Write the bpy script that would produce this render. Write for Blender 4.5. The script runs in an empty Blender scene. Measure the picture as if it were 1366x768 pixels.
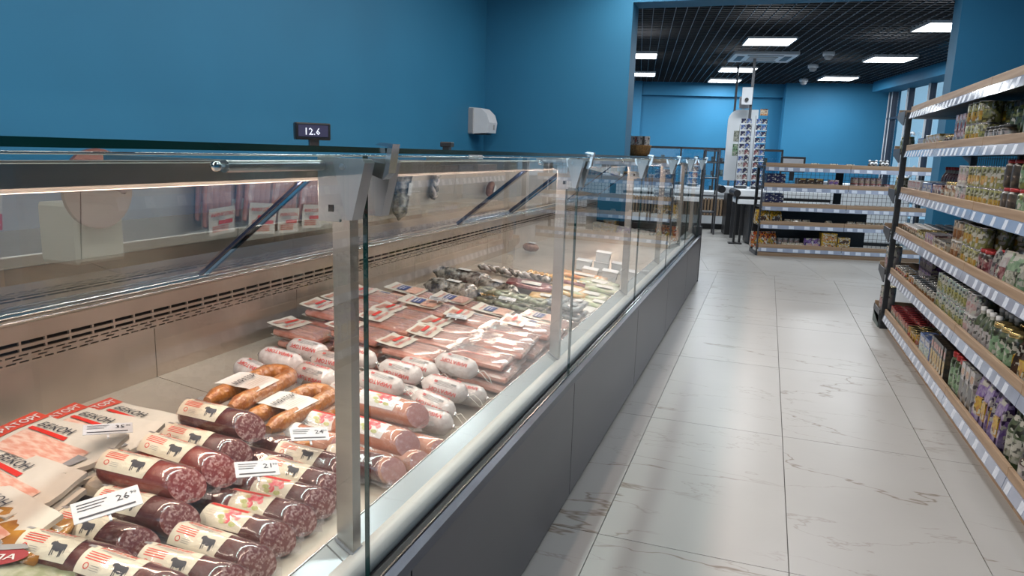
import bpy, math, random
from mathutils import Vector, Matrix
from mathutils.geometry import tessellate_polygon
random.seed(7)
S = bpy.context.scene
COL = S.collection
PI = math.pi

# ---------------------------------------------------------------- camera
cd = bpy.data.cameras.new('camera'); cam = bpy.data.objects.new('camera', cd); COL.objects.link(cam)
cd.sensor_width = 36.0; cd.lens = 36.0 * 960.0 / 1366.0; cd.clip_start = 0.02; cd.clip_end = 200
CW = Matrix(((0.94290, 0.33152, 0.03175), (-0.09107, 0.16497, 0.98208), (0.32034, -0.92889, 0.18574)))
cam.matrix_world = Matrix.Translation((0, 0, 1.23)) @ CW.transposed().to_4x4()
S.camera = cam

# ---------------------------------------------------------------- world, exposure, lamps
S.view_settings.view_transform = 'Standard'; S.view_settings.look = 'None'
S.view_settings.gamma = 1.0; S.view_settings.use_curve_mapping = False
S.view_settings.exposure = 0.22
W = bpy.data.worlds.new('world'); S.world = W; W.use_nodes = True
W.node_tree.nodes['Background'].inputs[0].default_value = (0.60, 0.80, 1.0, 1)
W.node_tree.nodes['Background'].inputs[1].default_value = 0.75
S.cycles.max_bounces = 10; S.cycles.transparent_max_bounces = 24
S.cycles.diffuse_bounces = 3; S.cycles.glossy_bounces = 4
S.cycles.caustics_reflective = False; S.cycles.caustics_refractive = False
try: S.cycles.sample_clamp_indirect = 4.0; S.cycles.use_denoising = True
except Exception: pass
HALL = math.radians(9.5)

def area(name, loc, sx, sy, power, col=(1, 1, 1), rot=(0, 0, 0), spread=None):
    l = bpy.data.lights.new(name, 'AREA'); l.shape = 'RECTANGLE'; l.size = sx; l.size_y = sy
    l.energy = power; l.color = col
    if spread: l.spread = spread
    o = bpy.data.objects.new(name, l); COL.objects.link(o); o.location = loc; o.rotation_euler = rot
    return o
# front room ceiling lamps (out of frame, above the counter and the aisle)
FRONT_LAMPS = [(0.55, y) for y in (-1.2, 1.4, 4.0, 6.3)]
LINE_LAMPS = [(-1.32, y) for y in (-1.4, 1.1, 3.6, 6.1)]
for x, y in LINE_LAMPS:
    area('line_lamp_light', (x, y, 3.0), 0.11, 2.3, 40, (1.0, 0.93, 0.86))
for x, y in FRONT_LAMPS:
    area('ceiling_lamp_light', (x, y, 3.03), 0.56, 0.56, 11, (0.93, 0.97, 1.0))
# hall ceiling lamps (seen in frame)
HALL_LAMPS = [(-0.139, 10.269), (-0.647, 13.36), (-0.966, 15.2), (1.531, 12.172), (1.055, 14.842), (1.739, 9.432), (-2.043, 11.443), (-2.44, 14.0)]
for x, y in HALL_LAMPS:
    area('ceiling_lamp_light', (x, y, 2.72), 0.54, 0.54, 29, (0.90, 0.96, 1.0), (0, 0, HALL))
# daylight entering by the shop front behind the camera
area('daylight', (0.2, -3.6, 1.7), 4.6, 2.2, 40, (0.72, 0.87, 1.0), (math.radians(90), 0, math.radians(0)))
# warm strip lamps inside the chilled counter: under the rear top rail and under the front rail
for k in range(6):
    y = -0.1 + 1.25 * k + 0.3
    area('counter_lamp_light', (-1.235, y, 1.128), 0.03, 1.2, 6.6, (1.0, 0.68, 0.52), (0, math.radians(-28), 0))
    area('counter_lamp_light', (-0.703, y, 1.176), 0.02, 1.2, 3.4, (1.0, 0.72, 0.58), (0, math.radians(25), 0))

# ---------------------------------------------------------------- materials
def nm(name):
    m = bpy.data.materials.new(name); m.use_nodes = True
    nt = m.node_tree; b = nt.nodes['Principled BSDF']
    return m, nt, b
def mat(name, c, r=0.5, metal=0.0, coat=0.0, n=0.0, ns=20.0, bump=0.0, bs=60.0, c2=None, obj_rand=0.0, stretch=None, spec=None):
    m, nt, b = nm(name); N = nt.nodes; L = nt.links
    b.inputs['Base Color'].default_value = (*c, 1); b.inputs['Roughness'].default_value = r; b.inputs['Metallic'].default_value = metal
    if spec is not None: b.inputs['Specular IOR Level'].default_value = spec
    if coat: b.inputs['Coat Weight'].default_value = coat; b.inputs['Coat Roughness'].default_value = 0.08
    if n or bump or c2:
        tc = N.new('ShaderNodeTexCoord'); mp = N.new('ShaderNodeMapping'); L.new(tc.outputs['Object'], mp.inputs[0])
        if stretch: mp.inputs['Scale'].default_value = stretch
    if n or c2:
        t = N.new('ShaderNodeTexNoise'); t.inputs['Scale'].default_value = ns; t.inputs['Detail'].default_value = 3; L.new(mp.outputs[0], t.inputs[0])
        x = N.new('ShaderNodeMix'); x.data_type = 'RGBA'
        rp = N.new('ShaderNodeValToRGB'); L.new(t.outputs[0], rp.inputs[0])
        rp.color_ramp.elements[0].position = 0.38; rp.color_ramp.elements[1].position = 0.62
        L.new(rp.outputs[0], x.inputs[0])
        cc = c2 or tuple(v * (1 - n) for v in c)
        x.inputs[6].default_value = (*c, 1); x.inputs[7].default_value = (*cc, 1)
        L.new(x.outputs[2], b.inputs['Base Color'])
    if bump:
        t2 = N.new('ShaderNodeTexNoise'); t2.inputs['Scale'].default_value = bs; L.new(mp.outputs[0], t2.inputs[0])
        bp = N.new('ShaderNodeBump'); bp.inputs['Strength'].default_value = bump; bp.inputs['Distance'].default_value = 0.004
        L.new(t2.outputs[0], bp.inputs['Height']); L.new(bp.outputs[0], b.inputs['Normal'])
        if coat: L.new(bp.outputs[0], b.inputs['Coat Normal'])
    return m
def emis(name, c, s):
    m, nt, b = nm(name); b.inputs['Base Color'].default_value = (0.8, 0.8, 0.8, 1)
    b.inputs['Emission Color'].default_value = (*c, 1); b.inputs['Emission Strength'].default_value = s
    return m
def glassy(name, tint, f0=1.5, rough=0.0, gain=1.9, haze=0.0):
    """thin clear sheet: transparent with Fresnel reflection on its outer faces"""
    m = bpy.data.materials.new(name); m.use_nodes = True; nt = m.node_tree; N = nt.nodes; L = nt.links
    N.remove(N['Principled BSDF']); out = N['Material Output']
    tr = N.new('ShaderNodeBsdfTransparent'); tr.inputs[0].default_value = (*tint, 1)
    gl = N.new('ShaderNodeBsdfAnisotropic'); gl.inputs['Roughness'].default_value = rough; gl.inputs[0].default_value = (1, 1, 1, 1)
    fr = N.new('ShaderNodeFresnel'); fr.inputs[0].default_value = f0
    ge = N.new('ShaderNodeNewGeometry'); inv = N.new('ShaderNodeMath'); inv.operation = 'SUBTRACT'; inv.inputs[0].default_value = 1.0
    L.new(ge.outputs['Backfacing'], inv.inputs[1])
    mu = N.new('ShaderNodeMath'); mu.operation = 'MULTIPLY'; L.new(fr.outputs[0], mu.inputs[0]); mu.inputs[1].default_value = gain; mu.use_clamp = True
    mu2 = N.new('ShaderNodeMath'); mu2.operation = 'MULTIPLY'; L.new(mu.outputs[0], mu2.inputs[0]); L.new(inv.outputs[0], mu2.inputs[1])
    mx = N.new('ShaderNodeMixShader'); L.new(mu2.outputs[0], mx.inputs[0]); L.new(tr.outputs[0], mx.inputs[1]); L.new(gl.outputs[0], mx.inputs[2])
    last = mx
    if haze:
        df = N.new('ShaderNodeBsdfDiffuse'); df.inputs[0].default_value = (0.9, 0.9, 0.9, 1)
        m2 = N.new('ShaderNodeMixShader'); m2.inputs[0].default_value = haze; L.new(mx.outputs[0], m2.inputs[1]); L.new(df.outputs[0], m2.inputs[2]); last = m2
    L.new(last.outputs[0], out.inputs[0])
    return m

def marble():
    m, nt, b = nm('marble_tile'); N = nt.nodes; L = nt.links
    oi = N.new('ShaderNodeObjectInfo'); tc = N.new('ShaderNodeTexCoord')
    mul = N.new('ShaderNodeVectorMath'); mul.operation = 'SCALE'; cmb = N.new('ShaderNodeCombineXYZ')
    for i in range(3): L.new(oi.outputs['Random'], cmb.inputs[i])
    L.new(cmb.outputs[0], mul.inputs[0]); mul.inputs['Scale'].default_value = 37.0
    add = N.new('ShaderNodeVectorMath'); L.new(tc.outputs['Object'], add.inputs[0]); L.new(mul.outputs[0], add.inputs[1])
    mp = N.new('ShaderNodeMapping'); mp.inputs['Rotation'].default_value = (0, 0, math.radians(33)); mp.inputs['Scale'].default_value = (0.75, 2.3, 1); L.new(add.outputs[0], mp.inputs[0])
    def vein(scale, dist, w, dark):
        t = N.new('ShaderNodeTexNoise'); t.inputs['Scale'].default_value = scale; t.inputs['Detail'].default_value = 6; t.inputs['Roughness'].default_value = 0.55; t.inputs['Distortion'].default_value = dist
        L.new(mp.outputs[0], t.inputs[0])
        s = N.new('ShaderNodeMath'); s.operation = 'SUBTRACT'; s.inputs[1].default_value = 0.5; L.new(t.outputs[0], s.inputs[0])
        a = N.new('ShaderNodeMath'); a.operation = 'ABSOLUTE'; L.new(s.outputs[0], a.inputs[0])
        r = N.new('ShaderNodeMapRange'); r.inputs[1].default_value = 0; r.inputs[2].default_value = w; r.inputs[3].default_value = dark; r.inputs[4].default_value = 0; L.new(a.outputs[0], r.inputs[0])
        k = N.new('ShaderNodeTexNoise'); k.inputs['Scale'].default_value = scale * 0.9; L.new(add.outputs[0], k.inputs[0])
        kr = N.new('ShaderNodeMapRange'); kr.inputs[1].default_value = 0.43; kr.inputs[2].default_value = 0.50; L.new(k.outputs[0], kr.inputs[0])
        q = N.new('ShaderNodeMath'); q.operation = 'MULTIPLY'; L.new(r.outputs[0], q.inputs[0]); L.new(kr.outputs[0], q.inputs[1])
        return q
    v1 = vein(0.65, 0.3, 0.0050, 1.0); v2 = vein(1.5, 0.3, 0.006, 0.45)
    mx = N.new('ShaderNodeMath'); mx.operation = 'MAXIMUM'; L.new(v1.outputs[0], mx.inputs[0]); L.new(v2.outputs[0], mx.inputs[1])
    cl = N.new('ShaderNodeTexNoise'); cl.inputs['Scale'].default_value = 1.8; cl.inputs['Detail'].default_value = 4; L.new(add.outputs[0], cl.inputs[0])
    base = N.new('ShaderNodeMix'); base.data_type = 'RGBA'; L.new(cl.outputs[0], base.inputs[0])
    base.inputs[6].default_value = (0.31, 0.30, 0.285, 1); base.inputs[7].default_value = (0.39, 0.38, 0.365, 1)
    vm = N.new('ShaderNodeMix'); vm.data_type = 'RGBA'; L.new(mx.outputs[0], vm.inputs[0]); L.new(base.outputs[2], vm.inputs[6]); vm.inputs[7].default_value = (0.16, 0.125, 0.09, 1)
    L.new(vm.outputs[2], b.inputs['Base Color']); b.inputs['Roughness'].default_value = 0.33; b.inputs['Specular IOR Level'].default_value = 0.5
    return m

def mottled(name, c, c2, scale=180, r=0.25, coat=0.5, lo=0.5, hi=0.6, c3=None):
    """meat: base colour with fat specks"""
    m, nt, b = nm(name); N = nt.nodes; L = nt.links
    tc = N.new('ShaderNodeTexCoord'); v = N.new('ShaderNodeTexVoronoi'); v.inputs['Scale'].default_value = scale; L.new(tc.outputs['Object'], v.inputs[0])
    n = N.new('ShaderNodeTexNoise'); n.inputs['Scale'].default_value = scale * 0.45; n.inputs['Detail'].default_value = 4; L.new(tc.outputs['Object'], n.inputs[0])
    rp = N.new('ShaderNodeMapRange'); rp.inputs[1].default_value = lo; rp.inputs[2].default_value = hi; L.new(n.outputs[0], rp.inputs[0])
    sp = N.new('ShaderNodeSeparateColor'); L.new(v.outputs['Color'], sp.inputs[0])
    mu = N.new('ShaderNodeMath'); mu.operation = 'MULTIPLY'; L.new(rp.outputs[0], mu.inputs[0]); L.new(sp.outputs[0], mu.inputs[1])
    x = N.new('ShaderNodeMix'); x.data_type = 'RGBA'; L.new(mu.outputs[0], x.inputs[0]); x.inputs[6].default_value = (*c, 1); x.inputs[7].default_value = (*c2, 1)
    L.new(x.outputs[2], b.inputs['Base Color']); b.inputs['Roughness'].default_value = r; b.inputs['Specular IOR Level'].default_value = 0.25
    b.inputs['Coat Weight'].default_value = coat; b.inputs['Coat Roughness'].default_value = 0.1
    n2 = N.new('ShaderNodeTexNoise'); n2.inputs['Scale'].default_value = 110; n2.inputs['Detail'].default_value = 1; L.new(tc.outputs['Object'], n2.inputs[0])
    bp = N.new('ShaderNodeBump'); bp.inputs['Strength'].default_value = 1.0; bp.inputs['Distance'].default_value = 0.006; L.new(n2.outputs[0], bp.inputs['Height'])
    L.new(bp.outputs[0], b.inputs['Coat Normal'])
    return m

M = dict(
 tile=marble(), grout=mat('grout', (0.16, 0.15, 0.14), 0.8),
 blue=mat('blue_paint', (0.026, 0.165, 0.305), 0.6, spec=0.25, n=0.06, ns=1.5, bump=0.05, bs=200),
 dark=mat('dark_plenum', (0.006, 0.006, 0.008), 0.9), slat=mat('ceiling_slat', (0.22, 0.24, 0.28), 0.35, 0.6),
 lit=emis('lamp_diffuser', (0.95, 0.98, 1.0), 9.0), white=mat('white_plastic', (0.66, 0.68, 0.71), 0.35, n=0.03),
 white2=mat('white_enamel', (0.70, 0.73, 0.76), 0.3, n=0.04, ns=4), paper=mat('white_paper', (0.66, 0.645, 0.62), 0.5, n=0.03, ns=30),
 grey=mat('grey_plastic', (0.28, 0.29, 0.31), 0.45, n=0.06), dgrey=mat('dark_grey_metal', (0.06, 0.062, 0.07), 0.4, 0.3, n=0.15, ns=30),
 black=mat('black_plastic', (0.012, 0.012, 0.014), 0.4, n=0.2, ns=40), rack=mat('black_rack_paint', (0.02, 0.022, 0.026), 0.42, 0.2, n=0.2, ns=40),
 panel=mat('anthracite_panel', (0.095, 0.093, 0.110), 0.33, 0.55, n=0.06, ns=3), trim=mat('blue_grey_trim', (0.06, 0.07, 0.10), 0.3, 0.5, n=0.1),
 steel=mat('brushed_steel', (0.50, 0.47, 0.43), 0.30, 1.0, n=0.12, ns=6, stretch=(1, 0.3, 3), bump=0.04, bs=30),
 well=mat('well_steel', (0.62, 0.54, 0.46), 0.36, 0.75, n=0.14, ns=5, bump=0.05, bs=8),
 deck=mat('deck_steel', (0.50, 0.44, 0.37), 0.4, 0.55, n=0.12, ns=6),
 chrome=mat('chrome', (0.75, 0.75, 0.75), 0.12, 1.0, n=0.03), satin=mat('satin_aluminium', (0.40, 0.41, 0.42), 0.28, 0.9, n=0.05, ns=30),
 ledge=mat('ledge_enamel', (0.56, 0.58, 0.57), 0.22, 0.3, n=0.05, ns=5), bumper=mat('bumper_plastic', (0.52, 0.52, 0.50), 0.35, n=0.04, ns=20),
 glass=glassy('clear_glass', (0.93, 0.96, 0.965), gain=1.15), tglass=glassy('tinted_top_glass', (0.76, 0.84, 0.84), gain=1.5), rglass=glassy('rear_glass', (0.66, 0.70, 0.73), 1.7, gain=1.9), edge=mat('glass_edge', (0.004, 0.035, 0.032), 0.15, n=0.3, ns=3),  # top glass tint deepened so lamp light through it darkens the floor
 wrap=glassy('crinkled_wrap', (0.985, 0.98, 0.98), 1.5, 0.10, gain=1.5), cardw=mat('price_card_white', (0.52, 0.54, 0.57), 0.4, n=0.03, ns=30),
 wglass=glassy('window_glass', (0.75, 0.86, 0.90), gain=1.2), film=glassy('clear_film', (0.96, 0.96, 0.96), 1.55, 0.11, gain=1.5, haze=0.05),
 tube=mat('dark_blue_edge', (0.03, 0.05, 0.11), 0.2, 0.3, n=0.1), wood=mat('oak_board', (0.36, 0.245, 0.155), 0.5, c2=(0.27, 0.175, 0.105), ns=9, stretch=(1, 0.25, 6)),
 woodx=mat('oak_board_across', (0.36, 0.245, 0.155), 0.5, c2=(0.27, 0.175, 0.105), ns=9, stretch=(0.25, 1, 6)),
 strip=mat('price_strip', (0.30, 0.335, 0.43), 0.12, coat=0.6, n=0.12, ns=8), tag=mat('price_tag_card', (0.56, 0.60, 0.68), 0.4, n=0.1, ns=60),
 ink=mat('dark_ink', (0.03, 0.03, 0.04), 0.6), red=mat('red_print', (0.62, 0.03, 0.02), 0.4, n=0.08, ns=40), navy=mat('navy_print', (0.02, 0.05, 0.20), 0.4, n=0.1),
 greyink=mat('grey_ink', (0.25, 0.24, 0.24), 0.6), slot=mat('slot_black', (0.008, 0.007, 0.006), 0.9),
 outside=mat('far_facade', (0.45, 0.5, 0.55), 0.8, n=0.3, ns=0.6),
)

# ---------------------------------------------------------------- mesh helpers
class MB:
    def __init__(s): s.v = []; s.f = []; s.m = []; s.sm = []
    def add(s, vs, fs, m=0, smooth=False):
        k = len(s.v); s.v += [tuple(v) for v in vs]
        for f in fs: s.f.append([i + k for i in f]); s.m.append(m); s.sm.append(smooth)
        return s
    def box(s, x0, y0, z0, x1, y1, z1, m=0):
        vs = [(x, y, z) for z in (z0, z1) for y in (y0, y1) for x in (x0, x1)]
        return s.add(vs, [(0, 2, 3, 1), (4, 5, 7, 6), (0, 1, 5, 4), (2, 6, 7, 3), (0, 4, 6, 2), (1, 3, 7, 5)], m)
    def bbox(s, x0, y0, z0, x1, y1, z1, c=0.003, m=0):
        """box with chamfered vertical and top edges"""
        def ring(i, z): return [(x0 + i, y0 + c, z), (x0 + c, y0 + i, z), (x1 - c, y0 + i, z), (x1 - i, y0 + c, z), (x1 - i, y1 - c, z), (x1 - c, y1 - i, z), (x0 + c, y1 - i, z), (x0 + i, y1 - c, z)]
        vs = ring(c * .6, z0) + ring(0, z0 + c) + ring(0, z1 - c) + ring(c * .6, z1)
        fs = [tuple(reversed(range(8))), tuple(range(24, 32))]
        for r in range(3):
            for i in range(8): fs.append((r * 8 + i, r * 8 + (i + 1) % 8, r * 8 + 8 + (i + 1) % 8, r * 8 + 8 + i))
        return s.add(vs, fs, m)
    def prism(s, pts, axis, a, b, m=0):
        """pts: 2D outline in the two other axes (order x,y,z), extruded a->b along axis"""
        def P(p, t): return {'x': (t, p[0], p[1]), 'y': (p[0], t, p[1]), 'z': (p[0], p[1], t)}[axis]
        n = len(pts); ar = sum(pts[i][0] * pts[(i + 1) % n][1] - pts[(i + 1) % n][0] * pts[i][1] for i in range(n))
        flip = (ar < 0) ^ (axis == 'y')
        vs = [P(p, a) for p in pts] + [P(p, b) for p in pts]
        fs = [tuple(reversed(range(n))), tuple(range(n, 2 * n))] + [(i, (i + 1) % n, n + (i + 1) % n, n + i) for i in range(n)]
        if flip: fs = [tuple(reversed(f)) for f in fs]
        return s.add(vs, fs, m)
    def tube(s, path, r, n=8, m=0, caps=True, closed=False, smooth=True):
        P = [Vector(p) for p in path]; R = r if isinstance(r, (list, tuple)) else [r] * len(P)
        vs = []; u = None
        for i, p in enumerate(P):
            t = (P[min(i + 1, len(P) - 1)] - P[max(i - 1, 0)])
            if closed: t = P[(i + 1) % len(P)] - P[i - 1]
            t.normalize()
            if u is None: u = t.orthogonal().normalized()
            else:
                u = (u - t * u.dot(t))
                u = u.normalized() if u.length > 1e-6 else t.orthogonal().normalized()
            w = t.cross(u)
            for k in range(n):
                a = 2 * PI * k / n; vs.append(p + (u * math.cos(a) + w * math.sin(a)) * R[i])
        fs = []
        for i in range(len(P) - (0 if closed else 1)):
            j = (i + 1) % len(P)
            for k in range(n): fs.append((i * n + k, i * n + (k + 1) % n, j * n + (k + 1) % n, j * n + k))
        s.add(vs, fs, m, smooth)
        if caps and not closed:
            s.add([vs[k] for k in range(n)], [tuple(reversed(range(n)))], m); s.add([vs[-n + k] for k in range(n)], [tuple(range(n))], m)
        return s
    def lathe(s, prof, n=14, m=0, c=(0, 0, 0), axis='z', smooth=True):
        vs = []
        for r, h in prof:
            for k in range(n):
                a = 2 * PI * k / n; x, y = r * math.cos(a), r * math.sin(a)
                vs.append((c[0] + x, c[1] + y, c[2] + h) if axis == 'z' else (c[0] + h, c[1] + x, c[2] + y) if axis == 'x' else (c[0] + y, c[1] + h, c[2] + x))
        fs = [(i * n + k, i * n + (k + 1) % n, (i + 1) * n + (k + 1) % n, (i + 1) * n + k) for i in range(len(prof) - 1) for k in range(n)]
        s.add(vs, fs, m, smooth)
        if prof[0][0] > 1e-4: s.add(vs[:n], [tuple(reversed(range(n)))], m)
        if prof[-1][0] > 1e-4: s.add(vs[-n:], [tuple(range(n))], m)
        return s
    def poly(s, pts, fn, m=0):
        """concave 2D outline mapped through fn(u,v)->3D"""
        t = tessellate_polygon([[Vector((p[0], p[1], 0)) for p in pts]])
        fs = []
        for f in t:
            a, b, c = [pts[i] for i in f]
            cr = (b[0] - a[0]) * (c[1] - a[1]) - (b[1] - a[1]) * (c[0] - a[0])
            fs.append(tuple(f) if cr > 0 else tuple(reversed(f)))
        return s.add([fn(*p) for p in pts], fs, m)
    def mesh(s, name, mats, recenter=True):
        me = bpy.data.meshes.new(name)
        c = Vector((0, 0, 0))
        if recenter and s.v:
            c = Vector([(min(v[i] for v in s.v) + max(v[i] for v in s.v)) / 2 for i in range(3)])
        me.from_pydata([tuple(Vector(v) - c) for v in s.v], [], s.f)
        mats = mats if isinstance(mats, (list, tuple)) else [mats]
        for x in mats: me.materials.append(M[x] if isinstance(x, str) else x)
        me.polygons.foreach_set('material_index', s.m); me.polygons.foreach_set('use_smooth', s.sm)
        me.update(); return me, c
    def build(s, name, mats, parent=None, world=False):
        me, c = s.mesh(name, mats)
        o = bpy.data.objects.new(name, me); COL.objects.link(o)
        if parent is not None:
            o.parent = parent
            if world: c = c - parent.location
        o.location = c
        return o

def tag(o, label=None, cat=None, group=None, kind=None):
    if label: o['label'] = label
    if cat: o['category'] = cat
    if group: o['group'] = group
    if kind: o['kind'] = kind
    return o
def thing(name, label, cat, loc=(0, 0, 0), rz=0.0, group=None):
    o = bpy.data.objects.new(name, None); COL.objects.link(o); o.location = loc
    o.rotation_euler = rz if isinstance(rz, tuple) else (0, 0, rz); o.empty_display_size = 0.05
    return tag(o, label, cat, group)
def struct(o): o['kind'] = 'structure'; return o
def inst(name, me, parent, loc=(0, 0, 0), rot=(0, 0, 0), sc=None):
    o = bpy.data.objects.new(name, me); COL.objects.link(o); o.parent = parent; o.location = loc; o.rotation_euler = rot
    if sc: o.scale = sc
    return o
_txt = {}
def text_pts(body, size, bold=0.0, res=1):
    """lettering as (verts2d, faces), origin at left baseline; size = cap height"""
    k = (body, res)
    if k not in _txt:
        c = bpy.data.curves.new('lettering', 'FONT'); c.body = body; c.resolution_u = res; c.size = 1.0; c.offset = 0.012
        o = bpy.data.objects.new('lettering', c); COL.objects.link(o)
        bpy.context.view_layer.update()
        me = bpy.data.meshes.new_from_object(o.evaluated_get(bpy.context.evaluated_depsgraph_get()))
        _txt[k] = ([(v.co.x, v.co.y) for v in me.vertices], [tuple(p.vertices) for p in me.polygons])
        COL.objects.unlink(o); bpy.data.objects.remove(o); bpy.data.curves.remove(c); bpy.data.meshes.remove(me)
    vs, fs = _txt[k]; s_ = size / 0.73
    return [(x * s_, y * s_) for x, y in vs], fs
def put_text(mb, body, size, fn, u0, v0, m=0, width=None, shear=0.0, res=1):
    vs, fs = text_pts(body, size, res=res); w = max(v[0] for v in vs)
    k = (width / w) if width else 1.0
    mb.add([fn(u0 + x * k + y * shear, v0 + y) for x, y in vs], fs, m)
# ================================================================ SETTING
def clip(poly, nx, ny, d):
    out = []
    for i in range(len(poly)):
        a, b = poly[i], poly[(i + 1) % len(poly)]
        da, db = a[0] * nx + a[1] * ny - d, b[0] * nx + b[1] * ny - d
        if da <= 0: out.append(a)
        if (da < 0 < db) or (db < 0 < da):
            t = da / (da - db); out.append((a[0] + (b[0] - a[0]) * t, a[1] + (b[1] - a[1]) * t))
    return out
fl = struct(MB().box(-4.0, -4.0, -0.10, 6.0, 19.0, -0.006).build('floor', 'grout'))
def tile(p):
    if len(p) < 3: return
    o = MB().prism(p, 'z', -0.008, 0.0).build('floor_tile', 'tile'); o.parent = fl; o.location = o.location - fl.location
g = 0.0016
for i in range(-5, 5):
    for j in range(-4, 6):
        x0, x1 = 0.172 + 0.592 * i, 0.172 + 0.592 * (i + 1); y0, y1 = 2.17 + 1.163 * j, 2.17 + 1.163 * (j + 1)
        y1 = min(y1, 8.2)
        if y1 - y0 < 0.05: continue
        tile([(x0 + g, y0 + g), (x1 - g, y0 + g), (x1 - g, y1 - g), (x0 + g, y1 - g)])
ca, sa = math.cos(HALL), math.sin(HALL)
for i in range(-7, 9):
    for j in range(-2, 9):
        u0, v0 = 0.12 + 0.6 * i, 8.32 + 1.2 * j - 8
        r = [(u0 + g, v0 + g), (u0 + 0.6 - g, v0 + g), (u0 + 0.6 - g, v0 + 1.2 - g), (u0 + g, v0 + 1.2 - g)]
        p = [(u * ca - v * sa, 8 + u * sa + v * ca) for u, v in r]
        p = clip(p, 0, -1, -8.203); p = clip(p, 0, 1, 17.5) if p else p; p = clip(p, 1, 0, 5.0) if p else p; p = clip(p, -1, 0, 3.5) if p else p
        if p: tile(p)

struct(MB().box(-3.12, -4.0, 0, -2.97, 7.82, 3.15).build('wall_left', 'blue'))
bx = MB().box(-2.97, 7.5, 0, -1.41, 7.82, 3.15).box(-1.41, 7.5, 2.725, 1.46, 7.82, 3.15).box(1.46, 7.5, 0, 2.6, 7.82, 3.15)
struct(bx.build('wall_back', 'blue'))
struct(MB().box(2.45, -4.0, 0, 2.6, 7.5, 3.15).build('wall_right', 'blue'))
wr = MB().box(-3.12, -4.15, 0, 2.6, -4.0, 0.4).box(-3.12, -4.15, 2.7, 2.6, -4.0, 3.15).box(-3.12, -4.15, 0.4, -2.6, -4.0, 2.7).box(2.2, -4.15, 0.4, 2.6, -4.0, 2.7)
struct(wr.build('wall_front', 'blue'))
w0 = struct(MB().box(-2.6, -4.1, 0.4, 2.2, -4.09, 2.7).build('window_1', 'wglass'))
for x in (-2.6, -1.0, 0.6, 2.15): MB().box(x, -4.12, 0.4, x + 0.05, -4.05, 2.7).build('window_frame', 'dgrey', w0, True)
ce = struct(MB().box(-3.12, -4.15, 3.15, 2.6, 7.82, 3.25).build('ceiling', 'dgrey'))
for k in range(14):
    o = MB().box(-2.97, -3.9 + 0.82 * k, 3.06, 2.45, -3.9 + 0.82 * k + 0.012, 3.11).build('ceiling_slat', 'slat', ce, True)

# hall shell, turned against the front room
A0, A1 = Vector((-3.6, 15.50)), Vector((0.17, 16.24))
def wall_seg(mb, a, b, z0, z1, t=0.2):
    a = Vector(a); b = Vector(b); d = (b - a).normalized(); n = Vector((-d.y, d.x)) * t
    return mb.prism([tuple(a), tuple(b), tuple(b + n), tuple(a + n)], 'z', z0, z1)
ww = MB(); wall_seg(ww, A0, A1, 0, 3.1)
struct(ww.build('wall_far', 'blue'))
ww = MB(); wall_seg(ww, (-2.62, 15.57), (0.20, 16.13), 2.49, 3.0, 0.12)
struct(ww.build('trim_1', 'blue'))
ww = MB(); ww.prism([(0.20, 15.86), (2.30, 16.05), (2.30, 16.7), (0.13, 16.4)], 'z', 0, 3.1)
struct(ww.build('wall_far_pier', 'blue'))
ww = MB(); ww.prism([(-3.6, 15.2), (-2.60, 15.40), (-2.66, 15.75), (-3.6, 15.6)], 'z', 0, 3.1)
struct(ww.build('wall_far_pilaster', 'blue'))
struct(MB().box(-3.75, 7.8, 0, -3.6, 15.8, 3.1).build('wall_hall_left', 'blue'))
# window wall on the right: runs from (2.35,16.0) towards (3.25,11) and on
B0, B1 = Vector((2.06, 15.75)), Vector((3.62, 7.75))
bd = (B1 - B0).normalized(); bn = Vector((-bd.y, bd.x))   # bn points outwards (+x)
ww = MB(); a = B0 + bn * -0.32; b = B1 + bn * -0.32
ww.prism([tuple(a), tuple(b), tuple(B1 + bn * 0.1), tuple(B0 + bn * 0.1)], 'z', 2.57, 3.1)
struct(ww.build('trim_2', 'blue'))
ww = MB(); wall_seg(ww, B0, B1, 0, 0.12, 0.12); struct(ww.build('wall_window_sill', 'dgrey'))
win = None
L_ = (B1 - B0).length; segs = 9
for k in range(segs):
    a = B0 + bd * (L_ * k / segs); b = B0 + bd * (L_ * (k + 1) / segs)
    o = MB(); p = [a + bn * 0.05, b + bn * 0.05, b + bn * 0.058, a + bn * 0.058]; o.prism([tuple(q) for q in p], 'z', 0.12, 2.57)
    o = struct(o.build('window_%d' % (k + 2), 'wglass'))
    wide = 0.16 if k in (0, 3, 6) else 0.05
    f = MB(); p = [a, a + bd * wide, a + bd * wide + bn * 0.1, a + bn * 0.1]; f.prism([tuple(q) for q in p], 'z', 0.12, 2.57)
    f.build('window_frame', 'trim', o, True)
    for e in (0.0, wide):
        f = MB(); q0 = a + bd * (e - 0.008) - bn * 0.012; p = [q0, q0 + bd * 0.016, q0 + bd * 0.016 + bn * 0.012, q0 + bn * 0.012]
        f.prism([tuple(q) for q in p], 'z', 0.12, 2.57); f.build('frame_bead', 'white', o, True)
    f = MB(); p = [a - bn * 0.01, b - bn * 0.01, b + bn * 0.03, a + bn * 0.03]; f.prism([tuple(q) for q in p], 'z', 2.06, 2.10)
    f.build('transom', 'trim', o, True)
    if k == 1:   # round white emblem stuck on the pane
        f = MB()
        for rr, rz in ((0.30, 1.30), (0.16, 1.62)):
            c = a + bd * 0.45 - bn * 0.004
            path = [(c.x + bd.x * rr * math.cos(t), c.y + bd.y * rr * math.cos(t), rz + rr * math.sin(t)) for t in [i * PI / 10 for i in range(3, 20)]]
            f.tube(path, 0.022, 6)
        f.build('window_decal', 'white', o, True)
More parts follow.
